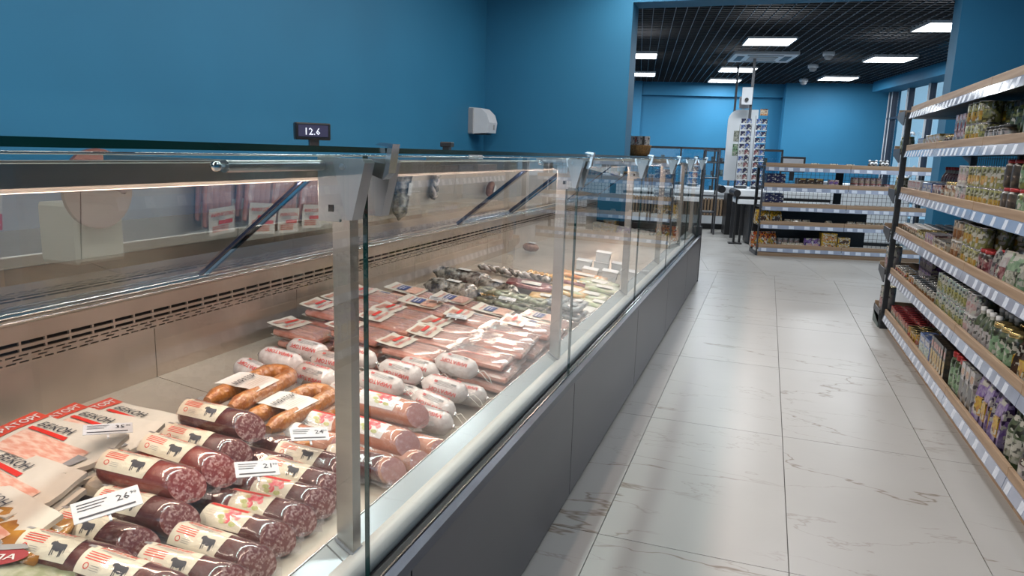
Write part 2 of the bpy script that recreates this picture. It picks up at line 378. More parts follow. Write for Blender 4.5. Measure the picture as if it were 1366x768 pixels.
# street outside the windows
gnd = tag(MB().box(4.9, 2, -.15, 40, 40, -.05).build('pavement', mat('pavement', (.25, .26, .27), .8, n=.2, ns=2)), kind='structure')
t = thing('grey_building', 'grey building seen dimly through the right windows', 'building', (14, 22, -.05), .25)
MB().box(0, -14, 0, 6, 10, 9).build('wall', 'outside', t)
for i in range(8):
    for j in range(3): MB().box(-.05, -13 + i * 2.9, 1.0 + j * 2.8, .0, -11.4 + i * 2.9, 2.7 + j * 2.8).build('window', 'trim', t)
t = thing('parked_car', 'dark parked car outside the right windows', 'car', (7.5, 13.5, -.05), 1.4)
MB().prism([(-2.1, .25), (-2.0, .75), (-1.2, .9), (-.6, 1.42), (.9, 1.42), (1.6, .92), (2.1, .8), (2.15, .25)], 'y', -.85, .85).build('body', 'trim', t)
for x in (-1.35, 1.35):
    for y in (-.8, .8): MB().tube([(x, y - .1, .32), (x, y + .1, .32)], .32, 18, smooth=False).build('wheel', 'black', t)
MB().prism([(-.95, .95), (-.5, 1.36), (.8, 1.36), (1.3, .95)], 'y', -.86, .86).build('side_window', 'black', t)
# hall ceiling: black void above an open grid of thin slats
ch = struct(MB().box(-3.7, 7.82, 3.05, 5.0, 17, 3.15).build('ceiling_hall', 'dark'))
def uvw(u, v): return (u * ca - v * sa, 8 + u * sa + v * ca)
def span(u=None, v=None):
    """line in the hall grid clipped to the hall outline; returns end points or None"""
    if u is not None: a, b = uvw(u, -1.2), uvw(u, 9.2)
    else: a, b = uvw(-4, v), uvw(5.2, v)
    a, b = Vector(a), Vector(b); t0, t1 = 0.0, 1.0; d = b - a
    for nx, ny, c in ((0, -1, -7.83), (-1, 0, 3.58), (-0.196, 0.98, 15.90), (0.98, 0.19, 4.80)):
        fa = a.x * nx + a.y * ny - c; fb = b.x * nx + b.y * ny - c
        if fa > 0 and fb > 0: return None
        if fa > 0: t0 = max(t0, fa / (fa - fb))
        elif fb > 0: t1 = min(t1, fa / (fa - fb))
    if t1 - t0 < 0.01: return None
    return a + d * t0, a + d * t1
for i in range(-33, 45):
    s_ = span(u=0.115 * i)
    if s_:
        m_ = MB(); wall_seg(m_, s_[0], s_[1], 2.75, 2.762, 0.005); m_.build('ceiling_slat', 'slat', ch, True)
for j in range(-9, 80):
    s_ = span(v=0.115 * j)
    if s_:
        m_ = MB(); wall_seg(m_, s_[0], s_[1], 2.752, 2.764, 0.003); m_.build('ceiling_cross_slat', 'rack', ch, True)

# lamps
def lamp(x, y, z, rz, label, grp=None):
    t = thing('ceiling_light', label, 'ceiling light', (x, y, z), rz, grp); h = 0.3
    MB().box(-h, -h, 0.0, -h + .012, h, .04).box(h - .012, -h, 0, h, h, .04).box(-h, -h, 0, h, -h + .012, .04).box(-h, h - .012, 0, h, h, .04).build('frame', 'white', t)
    MB().box(-h + .012, -h + .012, 0.008, h - .012, h - .012, 0.03).build('diffuser', 'lit', t)
lab = ['square ceiling light panel nearest the ceiling air conditioner on its near side', 'ceiling light panel just behind the air conditioner', 'farthest ceiling light panel behind the air conditioner near the far wall',
       'bright ceiling light panel on the right, between the sensors and the window beam', 'farthest right ceiling light panel close to the far blue wall', 'ceiling light panel cut by the right blue pier',
       'ceiling light panel peeping out by the left wall edge, upper one', 'ceiling light panel peeping out by the left wall edge, lower one']
for (x, y), l in zip(HALL_LAMPS, lab): lamp(x, y, 2.725, HALL, l)
for k, (x, y) in enumerate(LINE_LAMPS):
    t = thing('linear_ceiling_light', 'narrow linear ceiling light over the chilled counter, %s from the back wall' % ['fourth', 'third', 'second', 'first'][k], 'ceiling light', (x, y, 3.004), 0)
    MB().box(-.03, -1.2, 0.006, .03, 1.2, .055).build('housing', 'white', t); MB().box(-.018, -1.15, 0.001, .018, 1.15, .006).build('diffuser', 'lit', t)
for x, y in FRONT_LAMPS: lamp(x, y, 3.05, 0, 'square ceiling light panel over the chilled counter and aisle', 'front room ceiling lights')
# air conditioner cassette
t = thing('ceiling_air_conditioner', 'white square cassette air conditioner set in the black ceiling', 'air conditioner', (-0.235, 11.75, 2.71), HALL)
MB().bbox(-.45, -.45, 0, .45, .45, .05, .01).build('cover', 'white', t)
MB().box(-.2, -.2, -.006, .2, .2, .0).build('grille', 'grey', t)
for k in range(7): MB().box(-.19, -.18 + .055 * k, -.012, .19, -.165 + .055 * k, -.006).build('grille_slat', 'white', t)
for s in (-1, 1):
    MB().box(s * .33 - .05, -.25, -.004, s * .33 + .05, .25, 0).build('air_outlet', 'dgrey', t)
    MB().box(-.25, s * .33 - .04, -.004, .25, s * .33 + .04, 0).build('air_outlet', 'dgrey', t)
for (x, y), l in (((0.661, 11.458), 'nearest of the three round white ceiling sensors'), ((0.533, 12.912), 'middle one of the three round white ceiling sensors'), ((0.484, 15.1), 'farthest of the three round white ceiling sensors')):
    t = thing('ceiling_sensor', l, 'sensor', (x, y, 2.66))
    MB().lathe([(.075, .10), (.08, .09), (.08, .05), (.07, .045)], 16).build('base', 'white', t)
    MB().lathe([(.06, .05), (.055, .01), (.03, -.01), (0.0, -.012)], 16).build('dome', 'grey', t)

# ================================================================ CHILLED COUNTER
Y0, Y1 = -0.6, 7.4
PJ = [-0.6, -0.13, 1.12, 2.36, 3.69, 4.92, 6.17, 7.4]
GJ = [-0.6, -0.22, 1.035, 2.43, 3.79, 5.03, 6.25, 7.38]
case = thing('chilled_display_counter', 'long glass-fronted chilled counter with anthracite panels along the aisle', 'display counter', (-1.15, 3.4, 0))
def cb(name, mats, mb): return mb.build(name, mats, case, True)
for a, b in zip(PJ[:-1], PJ[1:]):
    cb('front_panel', 'panel', MB().prism([(-.585, .02), (-.57, .02), (-.57, .445), (-.585, .45)], 'y', a + .003, b - .003))
cb('kick_plate', 'black', MB().box(-.64, Y0, 0, -.60, Y1 - .02, .05))
cb('base_body', 'dgrey', MB().box(-1.9, Y0, .05, -.587, Y1 - .01, .43))
cb('front_trim', 'trim', MB().prism([(-.60, .445), (-.566, .447), (-.568, .468), (-.588, .470)], 'y', Y0, Y1))
cb('glass_channel', 'black', MB().box(-.640, Y0, .425, -.600, Y1, .450))
cb('channel_bead', 'chrome', MB().box(-.603, Y0, .450, -.599, Y1, .460))
cb('bumper_rail', 'bumper', MB().tube([(-.655, Y0, .463), (-.655, Y1 - .05, .463)], .027, 18))
cb('bumper_bracket', 'dgrey', MB().box(-.69, Y0, .40, -.645, Y1 - .06, .438))
for a, b in zip(GJ[:-1], GJ[1:]):
    cb('inner_ledge', 'ledge', MB().prism([(-.705, .40), (-.66, .40), (-.66, .483), (-.700, .512), (-.705, .512)], 'y', a + .002, min(b, Y1 - .06) - .002))
cb('lip_edge', 'chrome', MB().tube([(-.702, Y0, .5125), (-.702, Y1 - .06, .5125)], .0025, 6))
# deck and back wall of the well
def dz(x): return .555 + (-1.62 - x) * .125
DJ = [-0.6, .35, 1.56, 2.23, 3.2, 4.2, 5.2, 6.2, 7.3]
for a, b in zip(DJ[:-1], DJ[1:]):
    cb('deck_panel', 'deck', MB().prism([(-1.6195, dz(-1.62) - .012), (-.706, dz(-.706) - .012), (-.706, dz(-.706)), (-1.6195, dz(-1.62))], 'y', a + .0015, b - .0015))
    cb('back_panel', 'well', MB().prism([(-1.632, .545), (-1.620, .545), (-1.620, .700), (-1.632, .700)], 'y', a + .0012, b - .0012))
cb('well_floor', 'dgrey', MB().box(-1.64, Y0, .43, -.71, Y1 - .02, .435))
# vent strip: real slots with a dark cavity behind
vs_ = MB(); x0, x1 = -1.626, -1.620
def slot_row(zb, zt, pitch, ln, off):
    y = Y0 + off
    while y < Y1 - .1:
        vs_.box(x0, y + ln, zb, x1, min(y + pitch, Y1 - .1), zt); y += pitch
    
zr = [.700, .704, .7075, .712, .7155, .720, .7235, .730, .738, .746, .755, .800]
rows = {1: (.032, .024, .0), 3: (.064, .024, .016), 5: (.032, .024, .0), 7: (.0655, .060, .0), 9: (.0655, .060, .0)}
for i in range(len(zr) - 1):
    if i in rows: slot_row(zr[i], zr[i + 1], *rows[i])
    else: vs_.box(x0, Y0, zr[i], x1, Y1 - .1, zr[i + 1])
cb('vent_strip', 'well', vs_); cb('vent_cavity', 'slot', MB().box(-1.645, Y0, .70, -1.632, Y1 - .1, .80))
cb('rear_profile', 'steel', MB().prism([(-1.66, .775), (-1.612, .800), (-1.608, .812), (-1.62, .818), (-1.66, .822)], 'y', Y0, Y1 - .1))
for x, z, r in ((-1.609, .806, .0028), (-1.612, .817, .0025), (-1.625, .823, .0022)):
    cb('rear_bead', 'chrome', MB().tube([(x, Y0, z), (x, Y1 - .1, z)], r, 6))
cb('rear_worktop', 'steel', MB().box(-1.98, Y0, .79, -1.645, Y1, .815)); cb('rear_body', 'dgrey', MB().box(-1.93, Y0, .05, -1.645, Y1 - .02, .79))
# rear sliding glass doors leaning in towards the top rail
RJ = [-0.6, 0.55, 1.753, 3.72, 4.60, 5.9, 7.3]
def rear(s, off=0.0): return (-1.606 + .406 * s + off * .64, .824 + .326 * s - off * .77)
for k, (a, b) in enumerate(zip(RJ[:-1], RJ[1:])):
    o_ = -.012 if k % 2 else 0.0
    p0, p1 = rear(0, o_), rear(1, o_); q0, q1 = rear(0, o_ + .005), rear(1, o_ + .005)
    cb('rear_door', 'rglass', MB().prism([p0, q0, q1, p1], 'y', a, b - .02))
    e = MB().prism([rear(0, o_ - .004), rear(0, o_ + .009), rear(1, o_ + .009), rear(1, o_ - .004)], 'y', b - .022, b - .010)
    cb('door_edge', 'tube', e)
    if k in (2, 3): cb('door_handle', 'tube', MB().prism([rear(.03, o_ + .006), rear(.03, o_ + .014), rear(.97, o_ + .014), rear(.97, o_ + .006)], 'y', b - .075, b - .035))
cb('rear_top_rail', 'steel', MB().box(-1.235, Y0, 1.135, -1.19, Y1, 1.172))
cb('lamp_strip', 'bumper', MB().box(-1.25, Y0 + .05, 1.131, -1.225, Y1 - .1, 1.136))
for y in [j for j in GJ[1:]]: cb('top_arm', 'steel', MB().box(-1.2, y + .025, 1.176, -.70, y + .045, 1.20))
# front top rail, top glass, front panes
cb('front_top_rail', 'steel', MB().prism([(-.716, 1.181), (-.694, 1.179), (-.692, 1.203), (-.70, 1.206), (-.716, 1.206)], 'y', Y0, Y1))
cb('front_top_bead', 'chrome', MB().tube([(-.70, Y0, 1.214), (-.70, Y1, 1.214)], .0018, 6))
for a, b in zip(GJ[:-1], GJ[1:]):
    o = cb('top_glass', 'tglass', MB().box(-1.2, a, 1.2215, -.572, b - .002, 1.2295))
    MB().box(-.5722, a, 1.2213, -.5700, b - .002, 1.2297).build('glass_edge', 'edge', None).parent = o
    e = o.children[0]; e.location = Vector(e.location) - (o.location + case.location)
    o = cb('front_glass', 'glass', MB().box(-.616, a + .002, .448, -.608, b - .004, 1.216))
    e = MB().box(-.6162, b - .0058, .448, -.6078, b - .0035, 1.216).build('glass_edge', 'edge', None); e.parent = o; e.location = Vector(e.location) - (o.location + case.location)
for k, y in enumerate(GJ[1:]):
    yy = y if k < 6 else y - .05
    po = MB().prism([(-.694, .49), (-.660, .478), (-.660, 1.19), (-.694, 1.19)], 'y', yy + .025, yy + .052)
    cb('post', 'steel', po)
    cb('post_foot', 'grey', MB().prism([(-.697, .511), (-.657, .484), (-.657, .489), (-.697, .517)], 'y', yy + .021, yy + .056))
    c = cb('glass_clamp', 'satin', MB().bbox(-.670, yy - .052, 1.112, -.630, yy - .046, 1.213, .001))
    def sub(name, mt, mb): o = mb.build(name, mt, None); o.parent = c; o.location = Vector(o.location) - (c.location + case.location); return o
    sub('bolt_hole', 'black', MB().box(-.650, yy - .0535, 1.128, -.641, yy - .0518, 1.139))
    sub('hinge_wedge', 'satin', MB().prism([(-.634, 1.118), (-.603, 1.117), (-.580, 1.206), (-.585, 1.212), (-.630, 1.212)], 'y', yy - .060, yy - .030))
    sub('hinge_wedge', 'satin', MB().prism([(-.634, 1.118), (-.603, 1.117), (-.580, 1.206), (-.585, 1.212), (-.630, 1.212)], 'y', yy + .030, yy + .056))
    sub('hook', 'chrome', MB().prism([(-.62, 1.195), (-.576, 1.180), (-.566, 1.190), (-.558, 1.236), (-.580, 1.238), (-.590, 1.234), (-.568, 1.231), (-.572, 1.205), (-.62, 1.21)], 'y', yy - .012, yy + .012))
    sub('screw', 'chrome', MB().tube([(-.618, yy - .064, 1.199), (-.618, yy - .060, 1.199)], .005, 10))
    if k in (1, 3, 5) or k == 1:
        pass
    ty = MB().tube([(-.662, yy - .27, 1.200), (-.662, yy - .045, 1.200)], .0085, 12)
    sub('spring_cylinder', 'satin', ty)
    sub('cylinder_end', 'chrome', MB().lathe([(.0, -.018), (.006, -.014), (.007, -.008), (.004, -.002), (.004, .004)], 10, 0, (-.662, yy - .275, 1.200), 'y'))
cb('end_glass', 'glass', MB().box(-1.2, Y1 - .008, .45, -.62, Y1, 1.215))
cb('end_frame', 'black', MB().box(-.615, Y1 - .01, .47, -.600, Y1 + .008, 1.215))
cb('end_panel', 'black', MB().box(-1.93, Y1, .0, -.566, Y1 + .02, .56))
cb('end_frame', 'dgrey', MB().box(-.90, Y1 - .012, .5, -.875, Y1, 1.2))

# small things on and behind the counter
t = thing('price_display', 'small black customer display with lit digits standing on the top glass', 'display', (-1.38, 2.0, 1.215), .80)
MB().bbox(-.055, -.02, .032, .055, .02, .085, .004).build('housing', 'black', t)
scr = emis('screen_glow', (0.20, 0.2, 0.45), 0.10); scr.node_tree.nodes['Principled BSDF'].inputs[0].default_value = (.01, .01, .03, 1)
s_ = MB().box(-.046, -.022, .042, .046, -.020, .078).build('screen', scr, t)
dg = MB(); put_text(dg, '12.6', .022, lambda u, v: (u, -.0225, v), -.03, .048); dg.build('digits', emis('digit_glow', (0.7, 0.75, 1), .5), None).parent = s_
s_.children[0].location = Vector(s_.children[0].location) - s_.location
MB().box(-.01, -.01, .006, .02, .01, .035).build('neck', 'black', t); MB().bbox(-.04, -.03, 0, .05, .03, .008, .002).build('foot', 'black', t)
t = thing('paper_dispenser', 'white wall-mounted paper towel dispenser beside the corner of the blue wall', 'dispenser', (-2.97, 7.18, 1.40))
MB().prism([(0, .0), (.21, .015), (.225, .12), (.20, .20), (.13, .262), (0, .27)], 'y', -.11, .13).build('cover', 'white', t)
MB().box(0, -.13, .01, .05, .14, .26).build('back_plate', 'grey', t); MB().box(.05, -.09, -.004, .17, .11, .004).build('paper_slot', 'black', t); MB().box(.222, .03, .05, .2265, .045, .10).build('window', 'greyink', t)
t = thing('soap_dispenser', 'low white dispenser below the paper towel dispenser, mostly behind the counter glass', 'dispenser', (-2.97, 7.15, 1.0))
MB().prism([(0, .0), (.10, .0), (.12, .1), (.10, .20), (0, .21)], 'y', -.06, .06).build('cover', 'white', t); MB().box(.03, -.02, -.03, .07, .02, .0).build('nozzle', 'grey', t)
t = thing('sensor_puck', 'small black box standing on the top glass left of the blue corner', 'box', (-1.10, 2.42, 1.2295))
MB().box(-.012, -.012, 0, .012, .012, .010).build('foot', 'black', t); MB().bbox(-.022, -.015, .010, .022, .015, .028, .003).build('head', 'black', t)
# service bench and slicer behind the counter
t = thing('service_bench', 'steel work bench along the left blue wall behind the counter', 'bench', (-2.62, 2.6, 0))
MB().bbox(-.34, -3.0, .80, .30, 3.4, .84, .005).build('worktop', 'steel', t)
for x in (-.30, .26):
    for y in (-2.9, -1, 1.2, 3.3): MB().box(x, y, 0, x + .04, y + .04, .80).build('leg', 'steel', t)
MB().box(-.3, -2.95, .2, .28, 3.35, .22).build('lower_shelf', 'steel', t)
t = thing('meat_slicer', 'cream slicer with a large dark round blade seen through the rear glass at the left', 'slicer', (-2.05, 1.66, .84))
MB().bbox(-.10, -.02, 0, .06, .16, .19, .01).build('body', mat('cream_enamel', (.50, .48, .38), .35, n=.05), t)
MB().tube([(.065, .06, .235), (.078, .06, .235)], .125, 32, smooth=False).build('blade', mat('blade_guard', (.16, .08, .075), .25, .4, n=.1), t)
MB().box(-.02, .03, .18, .062, .09, .25).build('axle_housing', 'grey', t)
# ================================================================ SHELF GOODS (templates)
def colr(name, c, r=0.35, coat=0.3, c2=None, ns=60):
    c = tuple(v * .6 for v in c); c2 = tuple(v * .6 for v in c2) if c2 else None
    m = mat(name, c, r, coat=coat, n=0.12, ns=ns * .8, c2=c2)
    nt = m.node_tree; N = nt.nodes; L = nt.links; b = N['Principled BSDF']; mp = next(n for n in N if n.type == 'MAPPING')
    src = b.inputs['Base Color'].links[0].from_socket
    v = N.new('ShaderNodeTexVoronoi'); v.distance = 'CHEBYCHEV'; v.inputs['Scale'].default_value = ns * .9; L.new(mp.outputs[0], v.inputs[0])
    se = N.new('ShaderNodeSeparateColor'); L.new(v.outputs['Color'], se.inputs[0])
    g = N.new('ShaderNodeMath'); g.operation = 'GREATER_THAN'; g.inputs[1].default_value = .80; L.new(se.outputs[0], g.inputs[0])
    d = N.new('ShaderNodeMath'); d.operation = 'LESS_THAN'; d.inputs[1].default_value = .22; L.new(se.outputs[0], d.inputs[0])
    x1 = N.new('ShaderNodeMix'); x1.data_type = 'RGBA'; L.new(g.outputs[0], x1.inputs[0]); L.new(src, x1.inputs[6]); x1.inputs[7].default_value = (.40, .39, .34, 1)
    x2 = N.new('ShaderNodeMix'); x2.data_type = 'RGBA'; L.new(d.outputs[0], x2.inputs[0]); L.new(x1.outputs[2], x2.inputs[6]); x2.inputs[7].default_value = (c[0] * .2, c[1] * .2, c[2] * .2, 1)
    if max(c) > .03: L.new(x2.outputs[2], b.inputs['Base Color'])
    return m
PAL = {
 'redtin': colr('red_label', (.42, .03, .03), c2=(.62, .35, .25)), 'yeltin': colr('yellow_label', (.62, .42, .04), c2=(.45, .22, .04)), 'bluebox': colr('blue_label', (.04, .10, .42), c2=(.25, .35, .6)),
 'pink': colr('pink_label', (.60, .32, .33), c2=(.65, .55, .52)), 'olive': colr('olive_label', (.34, .36, .10), c2=(.16, .20, .06), ns=90), 'lime': colr('yellow_green_label', (.48, .46, .14), c2=(.24, .26, .12), ns=90),
 'pale': colr('pale_label', (.55, .56, .48), c2=(.30, .34, .24), ns=90), 'dgreen': colr('dark_green', (.04, .08, .03), c2=(.12, .16, .08)), 'brown': colr('brown_preserve', (.10, .045, .02), c2=(.05, .02, .01)),
 'amber': colr('amber_preserve', (.34, .15, .04), c2=(.2, .07, .02)), 'wine': colr('wine_label', (.22, .02, .04), c2=(.5, .3, .3)), 'violet': colr('violet_label', (.22, .12, .42), c2=(.5, .42, .62)),
 'cream': colr('cream_label', (.62, .55, .42), c2=(.45, .30, .18)), 'mint': colr('mint_label', (.35, .52, .32), c2=(.2, .36, .2)), 'teal': colr('teal_label', (.30, .45, .48), c2=(.5, .55, .3), ns=90),
 'blackl': colr('black_label', (.015, .014, .014), c2=(.10, .07, .04)), 'orange': colr('orange_label', (.55, .18, .04), c2=(.6, .4, .2)), 'whitel': colr('white_label', (.66, .66, .66), c2=(.5, .42, .42)),
 'navyb': colr('navy_box', (.012, .015, .07), c2=(.03, .03, .12)), 'purple': colr('purple_box', (.14, .04, .28), c2=(.3, .2, .45)), 'yellow': colr('bright_yellow', (.75, .50, .02), c2=(.55, .22, .02)), 'scarlet': colr('scarlet_bag', (.60, .04, .02), c2=(.7, .3, .02)),
 'lidred': mat('red_lid', (.35, .03, .03), .3, .4), 'lidgold': mat('gold_lid', (.55, .42, .18), .25, .8), 'lidsteel': mat('steel_lid', (.55, .55, .55), .25, .95), 'lidwhite': mat('white_lid', (.7, .7, .7), .35), 'lidgreen': mat('green_lid', (.03, .12, .03), .3, .3), 'lidblack': mat('black_lid', (.02, .02, .02), .35),
}
for k, v in PAL.items(): M[k] = v
TPL = {}
def tpl(key, parts):
    """parts: list of (name, MB, material)"""
    TPL[key] = [(n, *mb.mesh(n, mt)) for n, mb, mt in parts]
    return key
def jar(key, r, h, body, lid, label, lw=.55):
    if key in TPL: return key
    b = MB().lathe([(r * .9, 0), (r, r * .12), (r, h * .76), (r * .94, h * .82), (r * .78, h * .87), (r * .78, h * .9)], 12)
    l = MB().lathe([(r * .84, h * .87), (r * .86, h * .89), (r * .86, h * .985), (r * .8, h)], 12)
    t = MB().lathe([(r * 1.012, h * (.42 - lw / 2)), (r * 1.015, h * (.42 - lw / 2) + .001), (r * 1.015, h * (.42 + lw / 2)), (r * 1.012, h * (.42 + lw / 2) + .001)], 12)
    return tpl(key, [('body', b, body), ('lid', l, lid), ('label', t, label)])
def can(key, r, h, lab, lid='lidsteel'):
    if key in TPL: return key
    b = MB().lathe([(r * .97, .003), (r, .005), (r, h - .005), (r * .97, h - .003)], 14)
    l = MB().lathe([(r * .98, h - .004), (r * 1.015, h - .002), (r * 1.015, h), (r * .93, h), (r * .92, h - .003), (r * .3, h - .003)], 14)
    rim = MB().lathe([(r * .9, 0), (r * 1.012, .0005), (r * 1.015, .004)], 14)
    def arc(a0, a1, z0, z1, q): 
        vs = [(q * math.cos(a), q * math.sin(a), z) for z in (z0, z1) for a in [a0 + (a1 - a0) * i / 6 for i in range(7)]]
        return MB().add(vs, [(i, i + 1, 8 + i, 7 + i) for i in range(6)], 0, True)
    band = arc(PI * .45, PI * 1.55, h * .66, h * .88, r * 1.004); pic = arc(PI * .72, PI * 1.28, h * .14, h * .56, r * 1.006)
    ALT = {'lime': ('pale', 'yeltin'), 'olive': ('yeltin', 'pale'), 'teal': ('whitel', 'lime'), 'redtin': ('wine', 'pale'), 'yeltin': ('cream', 'redtin'), 'orange': ('cream', 'wine'), 'pale': ('whitel', 'amber'), 'whitel': ('teal', 'pink'), 'cream': ('whitel', 'amber')}
    ab = ALT.get(lab, ('whitel', 'cream'))
    return tpl(key, [('wrapper', b, lab), ('lid', l, lid), ('title_band', band, ab[0]), ('picture', pic, ab[1]), ('base_rim', rim, lid)])
def carton(key, w, d, h, m1, m2, m3='whitel'):
    """w along the shelf front (y), d deep (x)"""
    if key in TPL: return key
    b = MB().bbox(-d / 2, -w / 2, 0, d / 2, w / 2, h, .0015)
    p = MB().box(-d / 2 - .0008, -w * .40, h * .12, -d / 2 + .001, w * .40, h * .62); q = MB().box(-d / 2 - .0008, -w * .36, h * .70, -d / 2 + .001, w * .30, h * .88)
    return tpl(key, [('carton', b, m1), ('printed_panel', p, m2), ('title_band', q, m3)])
def pouch(key, w, d, h, m1, m2):
    if key in TPL: return key
    vs = []; n = 6
    for (z, dd, ww) in ((0, 1, .94), (h * .1, 1, 1), (h * .5, .8, 1), (h * .8, .4, .98), (h * .93, .08, .97), (h, .06, 1)):
        for s in (-1, 1): vs += [(s * d / 2 * dd, -w / 2 * ww * s, z), (s * d / 2 * dd * 1.08, 0, z), (s * d / 2 * dd, w / 2 * ww * s, z)]
    fs = [(i * 6 + k, i * 6 + (k + 1) % 6, i * 6 + 6 + (k + 1) % 6, i * 6 + 6 + k) for i in range(5) for k in range(6)] + [(5, 4, 3, 2, 1, 0), tuple(range(30, 36))]
    b = MB().add(vs, fs); f = MB().box(-d * .53, -w * .3, h * .2, -d * .40, w * .3, h * .55)
    return tpl(key, [('pouch', b, m1), ('printed_panel', f, m2)])
def bottle(key, r, h, body, cap, label):
    if key in TPL: return key
    b = MB().lathe([(r * .92, 0), (r, r * .15), (r, h * .58), (r * .8, h * .68), (r * .36, h * .80), (r * .34, h * .93)], 12)
    c = MB().lathe([(r * .42, h * .9), (r * .42, h * .99), (r * .36, h)], 12); t = MB().lathe([(r * 1.01, h * .12), (r * 1.02, h * .125), (r * 1.02, h * .5), (r * 1.01, h * .505)], 12)
    return tpl(key, [('body', b, body), ('cap', c, cap), ('label', t, label)])
def spawn(key, name, label, cat, group, loc, rz=0.0, parts=None):
    t = bpy.data.objects.new(name, None); COL.objects.link(t); t.location = loc; t.rotation_euler = (0, 0, rz); t.empty_display_size = .02
    tag(t, label, cat, group)
    for n, me, c in TPL[key][:parts]:
        o = bpy.data.objects.new(n, me); COL.objects.link(o); o.parent = t; o.location = c
    return t

# ================================================================ SHELVING
def shelving(root, levels, bays, blen, depth, tags_per, facing, back, kick=True, woodm='wood'):
    """facing -1: goods face -x, bays run along +y (local). levels = z of the shelf plates"""
    n = len(levels)
    for bi in range(bays):
        a, b = bi * blen, (bi + 1) * blen
        for li, z in enumerate(levels):
            MB().box(.008, a + .003, z - .032, depth, b - .003, z).build('shelf_plate', 'rack', root)
            MB().bbox(-.004, a + .002, z - .004, .012, b - .002, z + .036, .002).build('front_board', woodm, root)
            st = MB().prism([(-.016, z - .050), (-.012, z - .050), (-.002, z - .004), (-.006, z - .004)], 'y', a + .003, b - .003).build('price_strip', 'strip', root)
            rnd = random.Random(bi * 17 + li * 5 + bays)
            y = a + .03
            while y < b - .06:
                y += rnd.uniform(.03, .12 if bi < 2 else .08 if bi < 3 else .045)
                if y > b - .065: break
                e = MB().prism([(-.0168, z - .047), (-.0150, z - .047), (-.0055, z - .008), (-.0073, z - .008)], 'y', y, y + .042).build('price_tag', 'tag', None)
                e.parent = st; e.location = Vector(e.location) - st.location
                y += .055
        if kick: MB().box(.03, a + .002, 0.0, .045, b - .002, levels[0] - .052).build('kick_board', woodm, root)
        if back:
            wm = MB(); k = 0; yy = a + .02; zt = levels[-1] - .02
            while yy < b: wm.box(depth, yy - .0016, .12, depth + .003, yy + .0016, zt); yy += .052
            zz = .14
            while zz < zt: wm.box(depth + .003, a, zz - .0016, depth + .006, b, zz + .0016); zz += .052
            if back == 'solid_low' and bi == 0: pass
            wm.build('wire_back', 'rack', root)
    L = bays * blen
    return L

# ---- right gondola: origin at front, bays run +y from 1.93 to 5.93
GL = [.123, .44, .743, 1.033, 1.332, 1.600]
gr = thing('shelving_gondola', 'tall black shelving unit with oak boards and preserves along the right of the aisle', 'shelving unit', (.93, 1.93, 0))
shelving(gr, GL, 4, 1.0, .44, .05, -1, True)
GYE = 4.0
MB().box(.436, .0, .13, .439, 2.98, 1.57).build('dark_back', 'black', gr); MB().box(.436, 3.02, .13, .439, 3.98, 1.0).build('dark_back', 'black', gr)  # black sheets added in place of the shade behind the wire mesh
for x, w_ in ((-.020, .035), (.42, .04)):
    pm = MB().box(x, GYE + .035, 0, x + w_, GYE + .075, 1.60)
    pz = pm.build('upright', 'rack', gr)
    for k in range(30):
        e = MB().box(x - .0008, GYE + .050, .06 + k * .05, x + .0004, GYE + .058, .085 + k * .05).build('upright_slot', 'slot', None)
        e.parent = pz; e.location = Vector(e.location) - pz.location
        if x > 0: break
MB().box(-.02, GYE + .03, 0, .46, GYE + .08, .03).build('foot', 'rack', gr)
for y in (0, 1, 2, 3): MB().box(.42, y - .02, 0, .455, y + .02, 1.6).build('upright', 'rack', gr)
for li, z in enumerate(GL):      # end bay brackets and shelves beyond the last upright
    MB().box(-.025, GYE + .08, z - .03, .44, GYE + .36, z - .02).build('end_shelf_plate', 'rack', gr)
    for x in (-.03, .44): MB().prism([(GYE + .076, z - .09), (GYE + .11, z - .09), (GYE + .38, z - .035), (GYE + .38, z + .012), (GYE + .076, z + .012)], 'x', x, x + .006).build('bracket', 'dgrey', gr)
    MB().box(-.025, GYE + .365, z - .02, .44, GYE + .38, z + .035).build('end_board', 'woodx', gr)
MB().box(-.03, GYE + .08, 0, .44, GYE + .36, .09).build('end_base', mat('grey_green_base', (.10, .13, .12), .5, n=.1), gr)

ORD = ['first', 'second', 'third', 'fourth', 'fifth', 'sixth', 'seventh', 'eighth', 'ninth', 'tenth', 'eleventh', 'twelfth']
SHN = ['bottom shelf', 'second shelf', 'third shelf', 'fourth shelf', 'fifth shelf']
def run(key, y0, y1, lvl, pitch, name, label, cat, grp, rows=3, x0=.056, dx=None, high=1, h=0, jit=.003, parts=None, seed=1, zoff=0.0):
    """a run of like goods standing on shelf level lvl of the right gondola, world y from y0 to y1"""
    rnd = random.Random(seed + lvl * 31 + int(y0 * 100)); y = y0 + pitch / 2; cnt = 0; nn = int((y1 - y0) / pitch + 1e-6); ci = 0
    head = label.split(',')[0]
    for w_ in (' in the', ' beside', ' next', ' between', ' at the', ' on the', ' stacked', ' near the', ' lying', ' behind'): head = head.split(w_)[0]
    while y + pitch / 2 <= y1 + 1e-6:
        for r in range(rows):
            for q in range(high):
                if q == high - 1 and high > 1 and r > 0 and rnd.random() < .12: continue
                spawn(key, name, '%s, %s, %s from far end, %s row%s' % (head, SHN[lvl], ORD[min(nn - 1 - ci, 11)], ['front', 'second', 'third', 'fourth', 'fifth'][r], '' if high == 1 else ', upper' if q else ', lower'), cat, grp, (.93 + x0 + r * (dx or pitch) + rnd.uniform(-jit, jit), y + rnd.uniform(-jit, jit) * .4, GL[lvl] + zoff + q * h), rnd.uniform(-.05, .05) if cat in ('box',) else rnd.uniform(-.6, .6), parts)
                cnt += 1
        y += pitch; ci += 1
    return cnt
J = jar; TOT = 0
def R_(*a, **k):
    global TOT; TOT += run(*a, **k)
